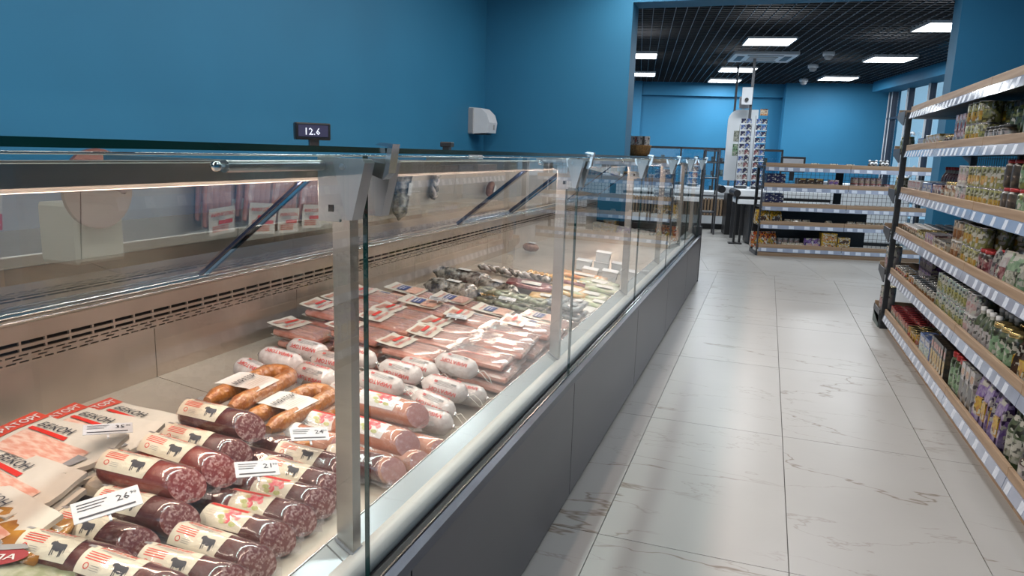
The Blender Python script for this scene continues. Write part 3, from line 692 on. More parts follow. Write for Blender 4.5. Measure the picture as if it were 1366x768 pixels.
b0, b1, b2, b3, b4, b5 = 0, 1, 2, 3, 4, 5
# level 1 (bottom)
R_(can('c_red', .036, .085, 'redtin', 'lidred'), 5.18, 5.90, 0, .075, 'tin_can', 'red tin in the run at the far end of the bottom shelf', 'tin', 'red tins, bottom shelf', rows=4)
R_(can('c_yel', .036, .085, 'yeltin', 'lidgold'), 4.86, 5.17, 0, .075, 'tin_can', 'yellow tin beside the red tins on the bottom shelf', 'tin', 'yellow tins, bottom shelf', rows=4)
R_(carton('x_blue', .13, .09, .14, 'bluebox', 'teal'), 4.45, 4.84, 0, .132, 'carton', 'dark blue carton next to the yellow tins on the bottom shelf', 'box', 'blue cartons, bottom shelf', rows=3, dx=.1, jit=.001)
R_(carton('x_blk', .055, .09, .19, 'blackl', 'yeltin', 'redtin'), 4.08, 4.44, 0, .058, 'carton', 'slim black and gold carton between blue cartons and green jars, bottom shelf', 'box', 'slim black cartons, bottom shelf', rows=3, dx=.1, jit=.001)
R_(J('j_grn', .034, .20, 'dgreen', 'lidred', 'mint'), 3.83, 4.07, 0, .074, 'glass_jar', 'green-labelled tall jar with red lid beside the slim cartons, bottom shelf', 'jar', 'green jars, bottom shelf', rows=3)
R_(carton('x_spot', .07, .08, .21, 'whitel', 'blackl', 'orange'), 3.57, 3.82, 0, .076, 'carton', 'white spotted carton on the bottom shelf', 'box', 'white spotted cartons, bottom shelf', rows=3, dx=.09, jit=.001)
R_(pouch('p_vio', .085, .06, .23, 'violet', 'yellow'), 3.20, 3.56, 0, .088, 'pouch', 'violet pouch with a yellow panel on the bottom shelf', 'pouch', 'violet pouches, bottom shelf', rows=3, dx=.08)
R_(bottle('bt_grn', .034, .24, 'dgreen', 'lidgreen', 'pale'), 2.98, 3.19, 0, .074, 'bottle', 'green bottle with a pale label next to the violet pouches, bottom shelf', 'bottle', 'green bottles, bottom shelf', rows=3)
R_(J('j_brn', .042, .11, 'brown', 'lidblack', 'whitel', .4), 2.30, 2.96, 0, .09, 'glass_jar', 'dark preserve jar with white label in the two-high run at the near end of the bottom shelf', 'jar', 'dark preserve jars, bottom shelf', rows=3, high=2, h=.112)
# level 2
R_(carton('x_pur', .10, .06, .07, 'purple', 'whitel', 'violet'), 5.45, 5.90, 1, .104, 'carton', 'purple carton at the back of the far end, second shelf from the bottom', 'box', 'purple cartons, second shelf', rows=2, x0=.2, dx=.07, high=2, h=.071, jit=.001)
R_(can('c_flat', .043, .035, 'yeltin', 'lidsteel'), 5.42, 5.90, 1, .09, 'tin_can', 'flat yellow tin at the far end, second shelf from the bottom', 'tin', 'flat yellow tins, second shelf', rows=1, high=2, h=.036)
R_(can('c_flat3', .036, .07, 'orange', 'lidsteel'), 5.22, 5.41, 1, .075, 'tin_can', 'orange tin between flat yellow tins and grey tins, second shelf from the bottom', 'tin', 'orange tins, second shelf', rows=3)
R_(can('c_flat2', .038, .075, 'pale', 'lidsteel'), 4.62, 5.21, 1, .08, 'tin_can', 'pale grey tin, second shelf from the bottom', 'tin', 'grey tins, second shelf', rows=4)
R_(can('c_teal', .036, .105, 'teal', 'lidsteel'), 3.95, 4.61, 1, .075, 'tin_can', 'teal and yellow tin stacked two high, second shelf from the bottom', 'tin', 'teal tins, second shelf', rows=4, high=2, h=.106)
R_(can('c_whi', .036, .105, 'whitel', 'lidwhite'), 3.78, 3.94, 1, .075, 'tin_can', 'white-labelled tin stacked two high beside the teal tins, second shelf from the bottom', 'tin', 'white tins, second shelf', rows=3, high=2, h=.106)
R_(bottle('bt_pale', .032, .17, 'dgreen', 'lidwhite', 'whitel'), 3.48, 3.77, 1, .07, 'bottle', 'white-labelled green bottle, second shelf from the bottom', 'bottle', 'white-labelled bottles, second shelf', rows=3)
R_(J('j_mint', .042, .16, 'dgreen', 'lidgold', 'mint', .5), 3.20, 3.47, 1, .09, 'glass_jar', 'mint-labelled jar with gold lid, second shelf from the bottom', 'jar', 'mint jars, second shelf', rows=3)
R_(pouch('p_yel', .08, .07, .17, 'brown', 'yellow'), 3.0, 3.19, 1, .09, 'pouch', 'dark pouch with bright yellow panel, second shelf from the bottom', 'pouch', 'dark yellow-panel pouches, second shelf', rows=1)
R_(carton('x_redb', .10, .10, .20, 'wine', 'scarlet'), 2.9, 3.35, 1, .104, 'carton', 'tall dark red carton at the back of the second shelf from the bottom', 'box', 'tall dark red cartons, second shelf', rows=1, x0=.36, jit=.001)
R_(J('j_dk', .043, .15, 'brown', 'lidblack', 'whitel', .5), 2.45, 2.99, 1, .092, 'glass_jar', 'dark jar with white label at the near end, second shelf from the bottom', 'jar', 'dark jars, second shelf', rows=2)
# level 3
R_(J('j_sm', .03, .075, 'amber', 'lidwhite', 'cream'), 5.35, 5.90, 2, .066, 'glass_jar', 'small amber jar with white lid at the far end, third shelf from the bottom', 'jar', 'small amber jars, third shelf', rows=5)
R_(can('c_oli', .036, .075, 'olive', 'lidgold'), 4.95, 5.34, 2, .076, 'tin_can', 'olive and gold tin, third shelf from the bottom', 'tin', 'olive tins, third shelf', rows=4)
R_(carton('x_pk', .07, .1, .09, 'pink', 'wine', 'violet'), 4.72, 4.94, 2, .073, 'carton', 'pink carton beside the olive tins, third shelf from the bottom', 'box', 'pink cartons, third shelf', rows=3, dx=.11, jit=.001)
R_(carton('x_tan', .14, .1, .08, 'cream', 'yeltin', 'brown'), 4.41, 4.71, 2, .145, 'carton', 'tan carton lying low, third shelf from the bottom', 'box', 'tan cartons, third shelf', rows=2, dx=.12, jit=.001)
R_(can('c_pl', .037, .105, 'cream', 'lidwhite'), 4.22, 4.40, 2, .078, 'tin_can', 'cream tin stacked two high, third shelf from the bottom', 'tin', 'cream tins, third shelf', rows=3, high=2, h=.106)
R_(can('c_lm', .037, .105, 'lime', 'lidsteel'), 3.86, 4.21, 2, .078, 'tin_can', 'yellow-green tin stacked two high, third shelf from the bottom', 'tin', 'yellow-green tins, third shelf', rows=3, high=2, h=.106)
R_(J('j_wine', .034, .12, 'brown', 'lidred', 'wine'), 3.70, 3.85, 2, .072, 'glass_jar', 'wine-red jar behind the white pouches, third shelf from the bottom', 'jar', 'wine-red jars, third shelf', rows=3)
R_(pouch('p_wh', .085, .06, .15, 'whitel', 'wine'), 3.42, 3.69, 2, .09, 'pouch', 'white pouch with a wine-red panel, third shelf from the bottom', 'pouch', 'white pouches, third shelf', rows=3, dx=.08)
R_(pouch('p_mi', .11, .06, .15, 'mint', 'pale'), 3.19, 3.41, 2, .11, 'pouch', 'mint green pouch, third shelf from the bottom', 'pouch', 'mint pouches, third shelf', rows=3, dx=.08)
R_(J('j_am', .04, .16, 'amber', 'lidgold', 'orange', .3), 2.75, 3.18, 2, .085, 'glass_jar', 'amber jar with gold lid at the near end, third shelf from the bottom', 'jar', 'amber jars, third shelf', rows=3)
# level 4
R_(bottle('bt_wine', .033, .19, 'wine', 'lidred', 'wine'), 5.1, 5.9, 3, .078, 'bottle', 'dark red bottle in the back row at the far end, fourth shelf from the bottom', 'bottle', 'dark red bottles, fourth shelf', rows=2, x0=.26)
R_(carton('x_pw', .14, .09, .045, 'whitel', 'pink', 'redtin'), 5.33, 5.82, 3, .145, 'carton', 'white and pink flat carton stacked two high at the far end, fourth shelf from the bottom', 'box', 'white pink cartons, fourth shelf', rows=2, dx=.1, high=2, h=.046, jit=.001)
R_(carton('x_bl', .13, .09, .09, 'bluebox', 'whitel'), 4.97, 5.32, 3, .135, 'carton', 'blue carton beside the white and pink ones, fourth shelf from the bottom', 'box', 'blue cartons, fourth shelf', rows=2, dx=.1, jit=.001)
R_(carton('x_rd', .07, .09, .085, 'redtin', 'brown'), 4.72, 4.96, 3, .075, 'carton', 'small red carton, fourth shelf from the bottom', 'box', 'small red cartons, fourth shelf', rows=3, dx=.1, jit=.001)
R_(J('j_or', .04, .11, 'amber', 'lidgold', 'cream', .4), 4.44, 4.71, 3, .086, 'glass_jar', 'orange preserve jar, fourth shelf from the bottom', 'jar', 'orange jars, fourth shelf', rows=3)
R_(can('c_wt', .04, .10, 'whitel', 'lidwhite'), 4.26, 4.43, 3, .083, 'tin_can', 'white tin stacked two high, fourth shelf from the bottom', 'tin', 'white tins, fourth shelf', rows=2, high=2, h=.101)
R_(can('c_ol2', .038, .10, 'lime', 'lidsteel'), 3.68, 4.25, 3, .08, 'tin_can', 'yellow-green olive tin stacked two high, fourth shelf from the bottom', 'tin', 'olive tins, fourth shelf', rows=3, high=2, h=.101)
R_(J('j_bk', .038, .115, 'blackl', 'lidred', 'blackl', .4), 3.47, 3.67, 3, .082, 'glass_jar', 'black olive jar with red lid stacked two high, fourth shelf from the bottom', 'jar', 'black olive jars, fourth shelf', rows=3, high=2, h=.117)
R_(J('j_pk', .038, .115, 'olive', 'lidred', 'mint', .4), 2.7, 3.46, 3, .082, 'glass_jar', 'green pickle jar with red lid stacked two high, fourth shelf from the bottom', 'jar', 'green pickle jars, fourth shelf', rows=3, high=2, h=.117)
# level 5
R_(carton('x_b5', .09, .08, .075, 'bluebox', 'whitel'), 5.45, 5.63, 4, .09, 'carton', 'small blue and white carton near the far end, fifth shelf from the bottom', 'box', 'blue cartons, fifth shelf', rows=1, jit=.001)
R_(carton('x_y5', .10, .09, .085, 'yeltin', 'orange'), 4.95, 5.40, 4, .105, 'carton', 'yellow and orange carton, fifth shelf from the bottom', 'box', 'yellow cartons, fifth shelf', rows=2, dx=.1, jit=.001)
R_(J('j_b5', .033, .07, 'brown', 'lidgold', 'brown', .4), 4.64, 4.93, 4, .07, 'glass_jar', 'small brown jar between the yellow cartons and red boxes, fifth shelf from the bottom', 'jar', 'small brown jars, fifth shelf', rows=3)
R_(carton('x_r5', .07, .08, .085, 'redtin', 'brown', 'pink'), 4.40, 4.63, 4, .075, 'carton', 'red carton stacked two high, fifth shelf from the bottom', 'box', 'red cartons, fifth shelf', rows=3, dx=.09, high=2, h=.086, jit=.001)
R_(can('c_y5', .05, .105, 'lime', 'lidsteel'), 4.08, 4.39, 4, .103, 'tin_can', 'wide yellow-green tin stacked two high, fifth shelf from the bottom', 'tin', 'wide yellow-green tins, fifth shelf', rows=2, high=2, h=.106)
R_(J('j_w5', .032, .085, 'blackl', 'lidblack', 'whitel', .5), 3.74, 4.07, 4, .066, 'glass_jar', 'small dark jar with white square label, fifth shelf from the bottom', 'jar', 'small white-labelled jars, fifth shelf', rows=1)
R_(J('j_t5', .043, .20, 'olive', 'lidblack', 'dgreen', .4), 3.55, 4.05, 4, .09, 'glass_jar', 'tall dark green jar behind the small jars, fifth shelf from the bottom', 'jar', 'tall green jars, fifth shelf', rows=2, x0=.14)
R_(J('j_p5', .04, .15, 'pale', 'lidblack', 'pale', .5), 2.9, 3.53, 4, .085, 'glass_jar', 'pale jar at the near end, fifth shelf from the bottom', 'jar', 'pale jars, fifth shelf', rows=3)
print('gondola goods', TOT)
# end-bay goods
can('c_bucket', .055, .19, 'whitel', 'lidgold'); jar('j_end', .035, .12, 'pale', 'lidgold', 'olive', .5)
spawn('c_bucket', 'bucket', 'tall white tub with a gold lid on the end bay of the right shelving', 'tub', None, (.975, 6.17, .44 - .02))
spawn('c_bucket', 'bucket', 'white tub standing low on the end bay of the right shelving', 'tub', None, (.975, 6.20, .123 - .02))
for k in range(3):
    spawn('j_end', 'glass_jar', 'pale jar on the upper of two end-bay jar shelves, %s from the upright' % ORD[k], 'jar', 'end bay jars', (.965, 6.08 + .08 * k, 1.332 - .02))
    spawn('j_end', 'glass_jar', 'pale jar on the lower of two end-bay jar shelves, %s from the upright' % ORD[k], 'jar', 'end bay jars', (.965, 6.08 + .08 * k, 1.033 - .02))

# ---- back gondola, turned 12 degrees; local +x to the right, goods face the aisle
BG = [.108, .41, .645, .895, 1.15]
TH = math.radians(12)
gb = thing('shelving_gondola', 'lower black shelving unit with oak boards and sweets crossing the end of the aisle', 'shelving unit', (-0.03, 9.90, 0), TH)
def blc(u, v, z): return (-0.03 + u * math.cos(TH) - v * math.sin(TH), 9.90 + u * math.sin(TH) + v * math.cos(TH), z)
BL = 1.04; BD = .42
for bi in range(2):
    a, b = bi * BL, (bi + 1) * BL
    for li, z in enumerate(BG):
        MB().box(a + .003, .008, z - .03, b - .003, BD, z).build('shelf_plate', 'rack', gb)
        MB().bbox(a + .002, -.004, z - .002, b - .002, .012, z + .05, .002).build('front_board', 'woodx', gb)
        st = MB().prism([(-.016, z - .052), (-.012, z - .052), (-.002, z - .002), (-.006, z - .002)], 'x', a + .003, b - .003).build('price_strip', 'strip', gb)
        rnd = random.Random(bi * 7 + li); x = a + .04
        while x < b - .1:
            e = MB().prism([(-.0175, z - .046), (-.0158, z - .046), (-.0060, z - .008), (-.0078, z - .008)], 'x', x, x + .065).build('price_tag', 'tag', None)
            e.parent = st; e.location = Vector(e.location) - st.location; x += .065 + rnd.uniform(.03, .16)
    MB().box(a + .002, .0, 0, b - .002, .015, BG[0] - .055).build('kick_board', 'woodx', gb)
    wm = MB(); x = a + .02
    while x < b: wm.box(x - .002, BD, .1, x + .002, BD + .003, 1.13); x += .055
    z = .12
    while z < 1.12: wm.box(a, BD + .003, z - .002, b, BD + .006, z + .002); z += .055
    wm.build('wire_back', 'rack', gb)
for x in (-.012, BL - .012, 2 * BL - .012): MB().box(x, BD, 0, x + .03, BD + .04, 1.14).build('upright', 'rack', gb)
MB().box(BL - .05, BD - .01, .1, BL + .05, BD - .001, 1.13).build('centre_panel', 'rack', gb)
MB().box(.0, BD - .012, .12, BL - .05, BD - .003, .58).build('dark_back', 'rack', gb)
MB().box(BL + .05, BD - .012, .12, BL + .40, BD - .003, .58).build('dark_back', 'rack', gb)
MB().box(-.022, .0, 0, -.006, .03, 1.16).build('side_post', 'dgrey', gb); MB().box(-.022, .0, 0, -.006, .44, .05).build('side_rail', 'dgrey', gb); MB().box(-.022, .1, 1.13, -.006, .44, 1.16).build('side_rail', 'dgrey', gb)
def brun(key, u0, u1, lvl, pitch, name, label, cat, grp, rows=2, v0=.06, dv=.1, high=1, h=0, rot=PI / 2):
    u = u0 + pitch / 2; rnd = random.Random(int(u0 * 100) + lvl); ci = 0
    head = label.split(',')[0]
    for w_ in (' in the', ' beside', ' before', ' right of', ' left of', ' on the', ' at the', ' stacked'): head = head.split(w_)[0]
    while u + pitch / 2 <= u1 + 1e-6:
        for r in range(rows):
            for q in range(high): spawn(key, name, '%s, back shelving %s, %s from left%s%s' % (head, SHN[lvl], ORD[min(ci, 11)], ['', ', rear row'][r] if rows > 1 else '', '' if high == 1 else [', lowest', ', upper', ', topmost'][q]), cat, grp, blc(u, v0 + r * dv, BG[lvl] + q * h), TH + rot + rnd.uniform(-.04, .04))
        u += pitch; ci += 1
carton('g_navy', .115, .09, .055, 'navyb', 'navyb', 'navyb'); carton('g_yel', .19, .12, .11, 'yellow', 'orange', 'cream'); carton('g_pur', .06, .06, .055, 'wine', 'purple', 'pink')
carton('g_brn', .10, .09, .06, 'blackl', 'brown', 'yeltin'); can('g_wh', .033, .055, 'whitel', 'lidwhite'); pouch('g_bag', .17, .12, .19, 'yellow', 'brown'); pouch('g_red', .20, .12, .20, 'scarlet', 'yellow')
pouch('g_sm', .10, .07, .075, 'cream', 'violet'); pouch('g_pp', .12, .08, .14, 'purple', 'pink'); carton('g_blue', .11, .09, .03, 'bluebox', 'whitel'); can('g_jar', .032, .075, 'pink', 'lidred')
brun('g_navy', .03, .38, 3, .117, 'carton', 'navy chocolate carton in the stack at the left end, second shelf from the top of the back shelving', 'box', 'navy cartons, upper', 2, high=3, h=.056)
brun('g_navy', .03, .38, 2, .117, 'carton', 'navy chocolate carton in the stack at the left end, middle shelf of the back shelving', 'box', 'navy cartons, middle', 2, high=3, h=.056)
brun('g_brn', .42, .75, 3, .105, 'carton', 'dark brown carton beside the navy stack on the back shelving', 'box', 'brown cartons', 2, high=2, h=.061)
brun('g_pur', .80, .93, 3, .062, 'carton', 'small dark purple carton left of the centre upright, back shelving', 'box', 'small purple cartons', 1, high=2, h=.056)
brun('g_jar', 1.10, 1.45, 3, .07, 'tub', 'small pink and red tub stacked right of the centre upright, back shelving', 'tub', 'pink tubs', 2, high=2, h=.076)
brun('g_jar', 1.48, 1.64, 3, .07, 'tub', 'single-height red tub right of the stacked tubs, back shelving', 'tub', 'red tubs', 2)
brun('g_wh', .72, 1.0, 2, .07, 'tub', 'low white tub on the middle shelf left of the centre, back shelving', 'tub', 'white tubs left', 1)
brun('g_wh', 1.15, 1.9, 2, .075, 'tub', 'small white tub on the middle shelf right of the centre, back shelving', 'tub', 'white tubs right', 1)
spawn('g_bag', 'snack_bag', 'bright yellow sweets bag at the left end of the back shelving', 'bag', None, blc(.02, .07, BG[1]), TH + PI / 2)
spawn('g_bag', 'snack_bag', 'second yellow bag leaning behind the bright yellow sweets bag', 'bag', None, blc(.19, .12, BG[1]), TH + PI / 2 + .3)
for k, (u, l) in enumerate(((.36, 'small cream bag of sweets, leftmost low bag above the second board of the back shelving'), (.47, 'small cream bag beside the leftmost low bag, back shelving'), (.58, 'round cream packet in the middle of the second shelf, back shelving'), (.86, 'violet-printed small packet before the centre upright, back shelving'))):
    spawn('g_sm', 'sweet_packet', l, 'packet', None, blc(u, .06, BG[1]), TH + PI / 2 + .2 * k)
brun('g_sm', 1.08, 2.0, 1, .115, 'sweet_packet', 'small packet in the low row right of the centre upright, second shelf of the back shelving', 'packet', 'small packets right', 1)
spawn('g_red', 'snack_bag', 'large red and yellow snack bag at the left end of the bottom shelf, back shelving', 'bag', None, blc(.01, .08, BG[0]), TH + PI / 2)
spawn('g_red', 'snack_bag', 'second red snack bag tucked beside the large one, bottom of the back shelving', 'bag', None, blc(.14, .14, BG[0]), TH + PI / 2 + .25)
brun('g_wh', .28, .62, 0, .072, 'tub', 'white tub in the row at the back of the bottom shelf, back shelving', 'tub', 'white tubs low', 1, v0=.22, high=2, h=.056)
brun('g_sm', .30, .60, 0, .10, 'sweet_packet', 'low brown packet in front of the white tubs, bottom of the back shelving', 'packet', 'low packets', 1)
brun('g_pp', .60, .76, 0, .08, 'snack_bag', 'purple sweets bag beside the yellow boxes, bottom of the back shelving', 'bag', 'purple bags', 1)
brun('g_yel', .78, .98, 0, .195, 'carton', 'yellow sweets box stacked two high on the bottom of the back shelving', 'box', 'yellow boxes tall stack', 1, high=2, h=.111)
carton('g_yel2', .15, .12, .085, 'yellow', 'brown', 'cream')
brun('g_yel2', .985, 1.14, 0, .152, 'carton', 'smaller yellow sweets box stacked beside the tall yellow stack, back shelving', 'box', 'yellow boxes low stack', 1, high=2, h=.086)
brun('g_blue', 1.18, 2.0, 0, .115, 'carton', 'flat blue packet in the row right of the yellow boxes, bottom of the back shelving', 'box', 'flat blue packets', 2)
for k, l in enumerate(('left one of the two round black and white toys on top of the back shelving', 'right one of the two round black and white toys on top of the back shelving')):
    t = thing('round_toy', l, 'toy', blc(1.32 + .13 * k, .08, BG[4]), TH)
    MB().lathe([(.02, 0), (.045, .015), (.055, .05), (.045, .09), (.02, .112), (0, .115)], 16).build('body', 'black', t)
    for s in (-1, 1):
        MB().lathe([(.0, -.006), (.02, -.003), (.024, .004)], 14, 0, (s * .025, -.052, .075), 'y').build('eye_patch', 'white', t)
        MB().lathe([(.0, -.006), (.009, -.003), (.01, .003)], 10, 0, (s * .022, -.058, .073), 'y').build('eye', 'black', t)
        MB().lathe([(.0, -.018), (.016, -.012), (.018, 0), (0, .012)], 10, 0, (s * .04, -.01, .115)).build('ear', 'white', t)
for u, key, l in ((.62, 'g_sm', 'red packet lying on the top board of the back shelving'), (.85, 'g_sm', 'pale packet right of the red one on the top board, back shelving'), (1.05, 'g_sm', 'pale packet left of the round toys on top of the back shelving')):
    spawn(key, 'sweet_packet', l, 'packet', None, blc(u, .07, BG[4] - .015), TH + PI / 2)

# ================================================================ HALL THINGS
t = thing('monitor', 'black cash desk monitor showing its back above the back shelving', 'monitor', (0.33, 11.3, .95), HALL)
MB().bbox(-.17, -.02, .12, .17, .02, .34, .006).build('screen_case', 'black', t); MB().box(-.03, -.02, 0, .03, .02, .14).build('stand', 'black', t); MB().box(-.14, -.026, .15, .14, -.02, .31).build('back_plate', 'grey', t)
t = thing('checkout_counter', 'checkout counter with pale top and curved black body left of the back shelving', 'checkout', (-0.10, 11.35, 0), HALL)
MB().bbox(-.33, -.28, .70, .95, .35, .80, .01).build('top', 'white2', t); MB().box(-.31, -.27, .66, .95, .34, .70).build('top_gap', 'black', t); MB().bbox(-.32, -.275, .59, .95, .345, .66, .006).build('lower_band', 'white2', t)
pr = [(.02, -.24), (.0, -.20), (-.02, -.1), (-.02, .2), (.02, .28), (.9, .28), (.9, -.24)]
MB().prism([(x - .12, y) for x, y in pr], 'z', .02, .59).build('body', 'black', t)
MB().box(.0, -.26, .05, .03, -.24, .59).build('corner_strip', 'grey', t)
MB().tube([(-.34, -.30, .745), (-.34, .3, .745)], .05, 16).build('belt_roller', 'black', t)
MB().box(.60, -.2, .80, 1.0, .2, .95).build('till_box', 'grey', t)
for x in (-.34, -.26): 
    MB().box(x, -.22, .02, x + .03, -.19, .70).build('leg', 'black', t); MB().bbox(x - .06, -.26, 0, x + .05, -.14, .02, .004).build('foot', 'black', t)
t = thing('conveyor_end', 'second checkout belt end with black roller behind the first', 'checkout', (-0.62, 12.55, 0), HALL)
MB().bbox(-.10, -.25, .68, .5, .3, .78, .01).build('top', 'white2', t); MB().tube([(-.1, -.27, .74), (-.1, .3, .74)], .06, 16).build('roller', 'black', t); MB().box(.0, -.2, 0, .5, .25, .68).build('body', 'black', t)
# spinner racks of blister packs
for k, (x, y, l) in enumerate(((-.36, 11.32, 'left column of hanging blue blister packs at the checkout'), (-.15, 11.36, 'right column of hanging blue blister packs at the checkout'))):
    t = thing('blister_rack', l, 'display rack', (x, y, .802), HALL)
    MB().box(-.085, .02, 0, -.08, .026, 1.06 - .12 * (1 - k)).box(.08, .02, 0, .085, .026, 1.06 - .12 * (1 - k)).build('frame', 'rack', t)
    for r in range(11):
        m_ = MB().box(-.08, -.03, .04 + r * .09, .08, .02, .046 + r * .09); m_.build('tray', 'white', t)
        for c in range(2):
            kk = (r * 3 + c + k) % 6
            MB().bbox(-.072 + c * .076, -.02, .048 + r * .09, -.004 + c * .076, .01, .112 + r * .09, .002).build('blister_pack', ['bluebox', 'navyb', 'bluebox', 'whitel', 'wine', 'bluebox'][kk] if r < 6 else ['navyb', 'bluebox'][kk % 2], t)
    MB().box(-.07, -.02, 0, .07, .02, .04).build('base', 'dgrey', t)
t = thing('packet_box', 'small orange card box on top of the blister rack', 'box', (-.13, 11.36, 1.865), HALL); MB().box(-.05, -.03, 0, .05, .03, .09).build('carton', 'orange', t); MB().box(-.04, -.032, .02, .04, -.03, .07).build('printed_panel', 'cream', t)
t = thing('sign_stand', 'tall pale sign board with rounded left corner behind the blister packs', 'sign', (-.45, 11.9, 0), HALL)
pts = [(-.20, .9)] + [(-.20 + .16 * (1 - math.cos(a)), 1.80 + .18 * math.sin(a)) for a in [i * PI / 12 for i in range(7)]] + [(.24, 1.98), (.24, .9)]
MB().prism(pts, 'y', 0, .04).build('board', 'white2', t); MB().box(-.03, .0, 0, .03, .04, .92).build('post', 'dgrey', t); MB().box(-.10, -.01, 1.5, -.02, .0, 1.66).build('notice', 'pale', t); MB().box(-.10, -.01, 1.28, -.02, .0, 1.46).build('notice', 'mint', t)
MB().bbox(-.05, .05, 2.0, .10, .09, 2.18, .01).build('upper_board', 'grey', t); MB().box(0, .06, 1.9, .03, .08, 2.02).build('bracket', 'grey', t)
t = thing('ceiling_pole', 'dark post running from the ceiling down to the checkout, nearer one', 'pole', (-.33, 11.62, 0)); MB().box(-.02, .0, .80, .02, .04, 2.75).build('post', 'dgrey', t); MB().box(-.05, -.03, .80, .05, .05, .82).build('base', 'dgrey', t)
t = thing('ceiling_pole', 'thin dark post left of the nearer ceiling post', 'pole', (-.62, 13.0, 0)); MB().box(-.018, -.018, .02, .018, .018, 2.75).build('post', 'dgrey', t); MB().box(-.05, -.05, 0, .05, .05, .02).build('base', 'dgrey', t)
t = thing('sensor_box', 'white box with a small camera fixed on the dark ceiling post', 'camera', (-.39, 11.58, 2.03))
MB().bbox(-.075, -.03, 0, .075, .03, .25, .006).build('housing', 'white', t); MB().lathe([(.028, .0), (.028, .01), (.018, .03), (0, .032)], 14, 0, (.0, -.06, .07), 'y').build('lens', 'black', t)
# far service counter with wooden slats and glass cabinets
t = thing('slatted_counter', 'low white counter faced with vertical wooden slats at the far end of the aisle', 'counter', (-1.25, 13.05, 0), HALL)
MB().bbox(-1.5, 0, .60, 1.15, .6, .66, .01).build('top', 'white2', t); MB().box(-1.48, .03, .52, 1.13, .58, .60).build('body', 'white2', t); MB().box(-1.48, .05, .08, 1.13, .58, .52).build('body', 'dgrey', t)
MB().box(-1.48, .02, .10, 1.13, .05, .24).build('plinth', 'white2', t); MB().box(-1.45, .08, 0, 1.1, .5, .10).build('kick', 'black', t)
for k in range(48): MB().box(-1.47 + k * .054, .015, .24, -1.47 + k * .054 + .034, .05, .54).build('slat', 'wood', t)
t = thing('glass_cabinet', 'black-framed glass cabinet with small goods behind the slatted counter', 'cabinet', (-1.0, 13.75, 0), HALL)
MB().box(-1.15, 0, 0, 1.25, .6, .62).build('base', 'dgrey', t)
for z in (.62, 1.40, 1.16): MB().box(-1.15, -.01, z - .02, 1.25, .02, z + .02).build('rail', 'black', t)
MB().box(-1.15, 0, 1.40, 1.25, .6, 1.42).build('roof', 'dgrey', t); MB().box(-1.15, .3, .9, 1.25, .6, .92).build('shelf', 'white2', t); MB().box(-1.15, .3, 1.14, 1.25, .6, 1.16).build('shelf', 'white2', t)
for x in (-1.15, -.55, .05, .65, 1.22): MB().box(x, -.01, .62, x + .03, .02, 1.42).build('mullion', 'black', t)
for k in range(4): MB().box(-1.12 + .6 * k, .002, .64, -.56 + .6 * k, .008, 1.38).build('pane', 'wglass', t)
for r, z in enumerate((.62, .92, 1.16)):
    for k in range(14):
        spawn(['j_sm', 'c_pl', 'g_jar', 'c_wt'][(k * 3 + r) % 4], 'small_jar', 'small jar, black-framed cabinet %s level, %s from left' % (['lowest', 'middle', 'upper'][r], (ORD + ['thirteenth', 'fourteenth'])[k]), 'jar', 'cabinet goods', (-1.0 + (-1.0 + k * .155) * ca - .38 * sa, 13.75 + (-1.0 + k * .155) * sa + .38 * ca, z), 0)
t = thing('open_rack', 'dark open metal rack standing before the glass cabinet', 'rack', (-.86, 12.2, 0), HALL)
for x in (-.12, .10):
    for y in (0, .3): MB().box(x, y, 0, x + .025, y + .025, 1.38).build('post', 'dgrey', t)
for z in (.35, .62, .9, 1.15, 1.34): MB().box(-.12, 0, z, .125, .32, z + .02).build('shelf', 'dgrey', t)
t = thing('bread_stand', 'dark stand holding the basket just past the blue wall end', 'stand', (-1.50, 8.9, 0)); MB().box(-.2, -.15, 1.20, .2, .15, 1.23).build('top', 'dgrey', t)
for x in (-.18, .16):
    for y in (-.13, .11): MB().box(x, y, 0, x + .02, y + .02, 1.20).build('leg', 'dgrey', t)
t = thing('bread_basket', 'brown basket with red and white packets peeping out past the blue wall end', 'basket', (-1.50, 8.9, 1.23))
MB().lathe([(.10, 0), (.13, .02), (.15, .12), (.155, .13), (.14, .12), (.12, .03), (0, .02)], 18).build('basket', mat('wicker', (.30, .16, .05), .6, c2=(.15, .07, .02), ns=60), t)
for k in range(5): MB().bbox(-.03, -.02, 0, .03, .02, .13, .004).build('packet', ['whitel', 'redtin', 'whitel', 'blackl', 'whitel'][k], t).location = (-.08 + .045 * k, -.03 + .02 * (k % 2), .17)
t = thing('chest_freezer', 'white chest freezer behind the back shelving', 'freezer', (1.3, 12.0, 0), HALL)
MB().bbox(-.75, 0, .05, .75, .7, .86, .02).build('body', 'white2', t); MB().bbox(-.76, -.01, .87, .76, .71, .91, .01).build('lid', 'white', t); MB().box(-.7, .05, 0, .7, .65, .05).build('plinth', 'black', t)
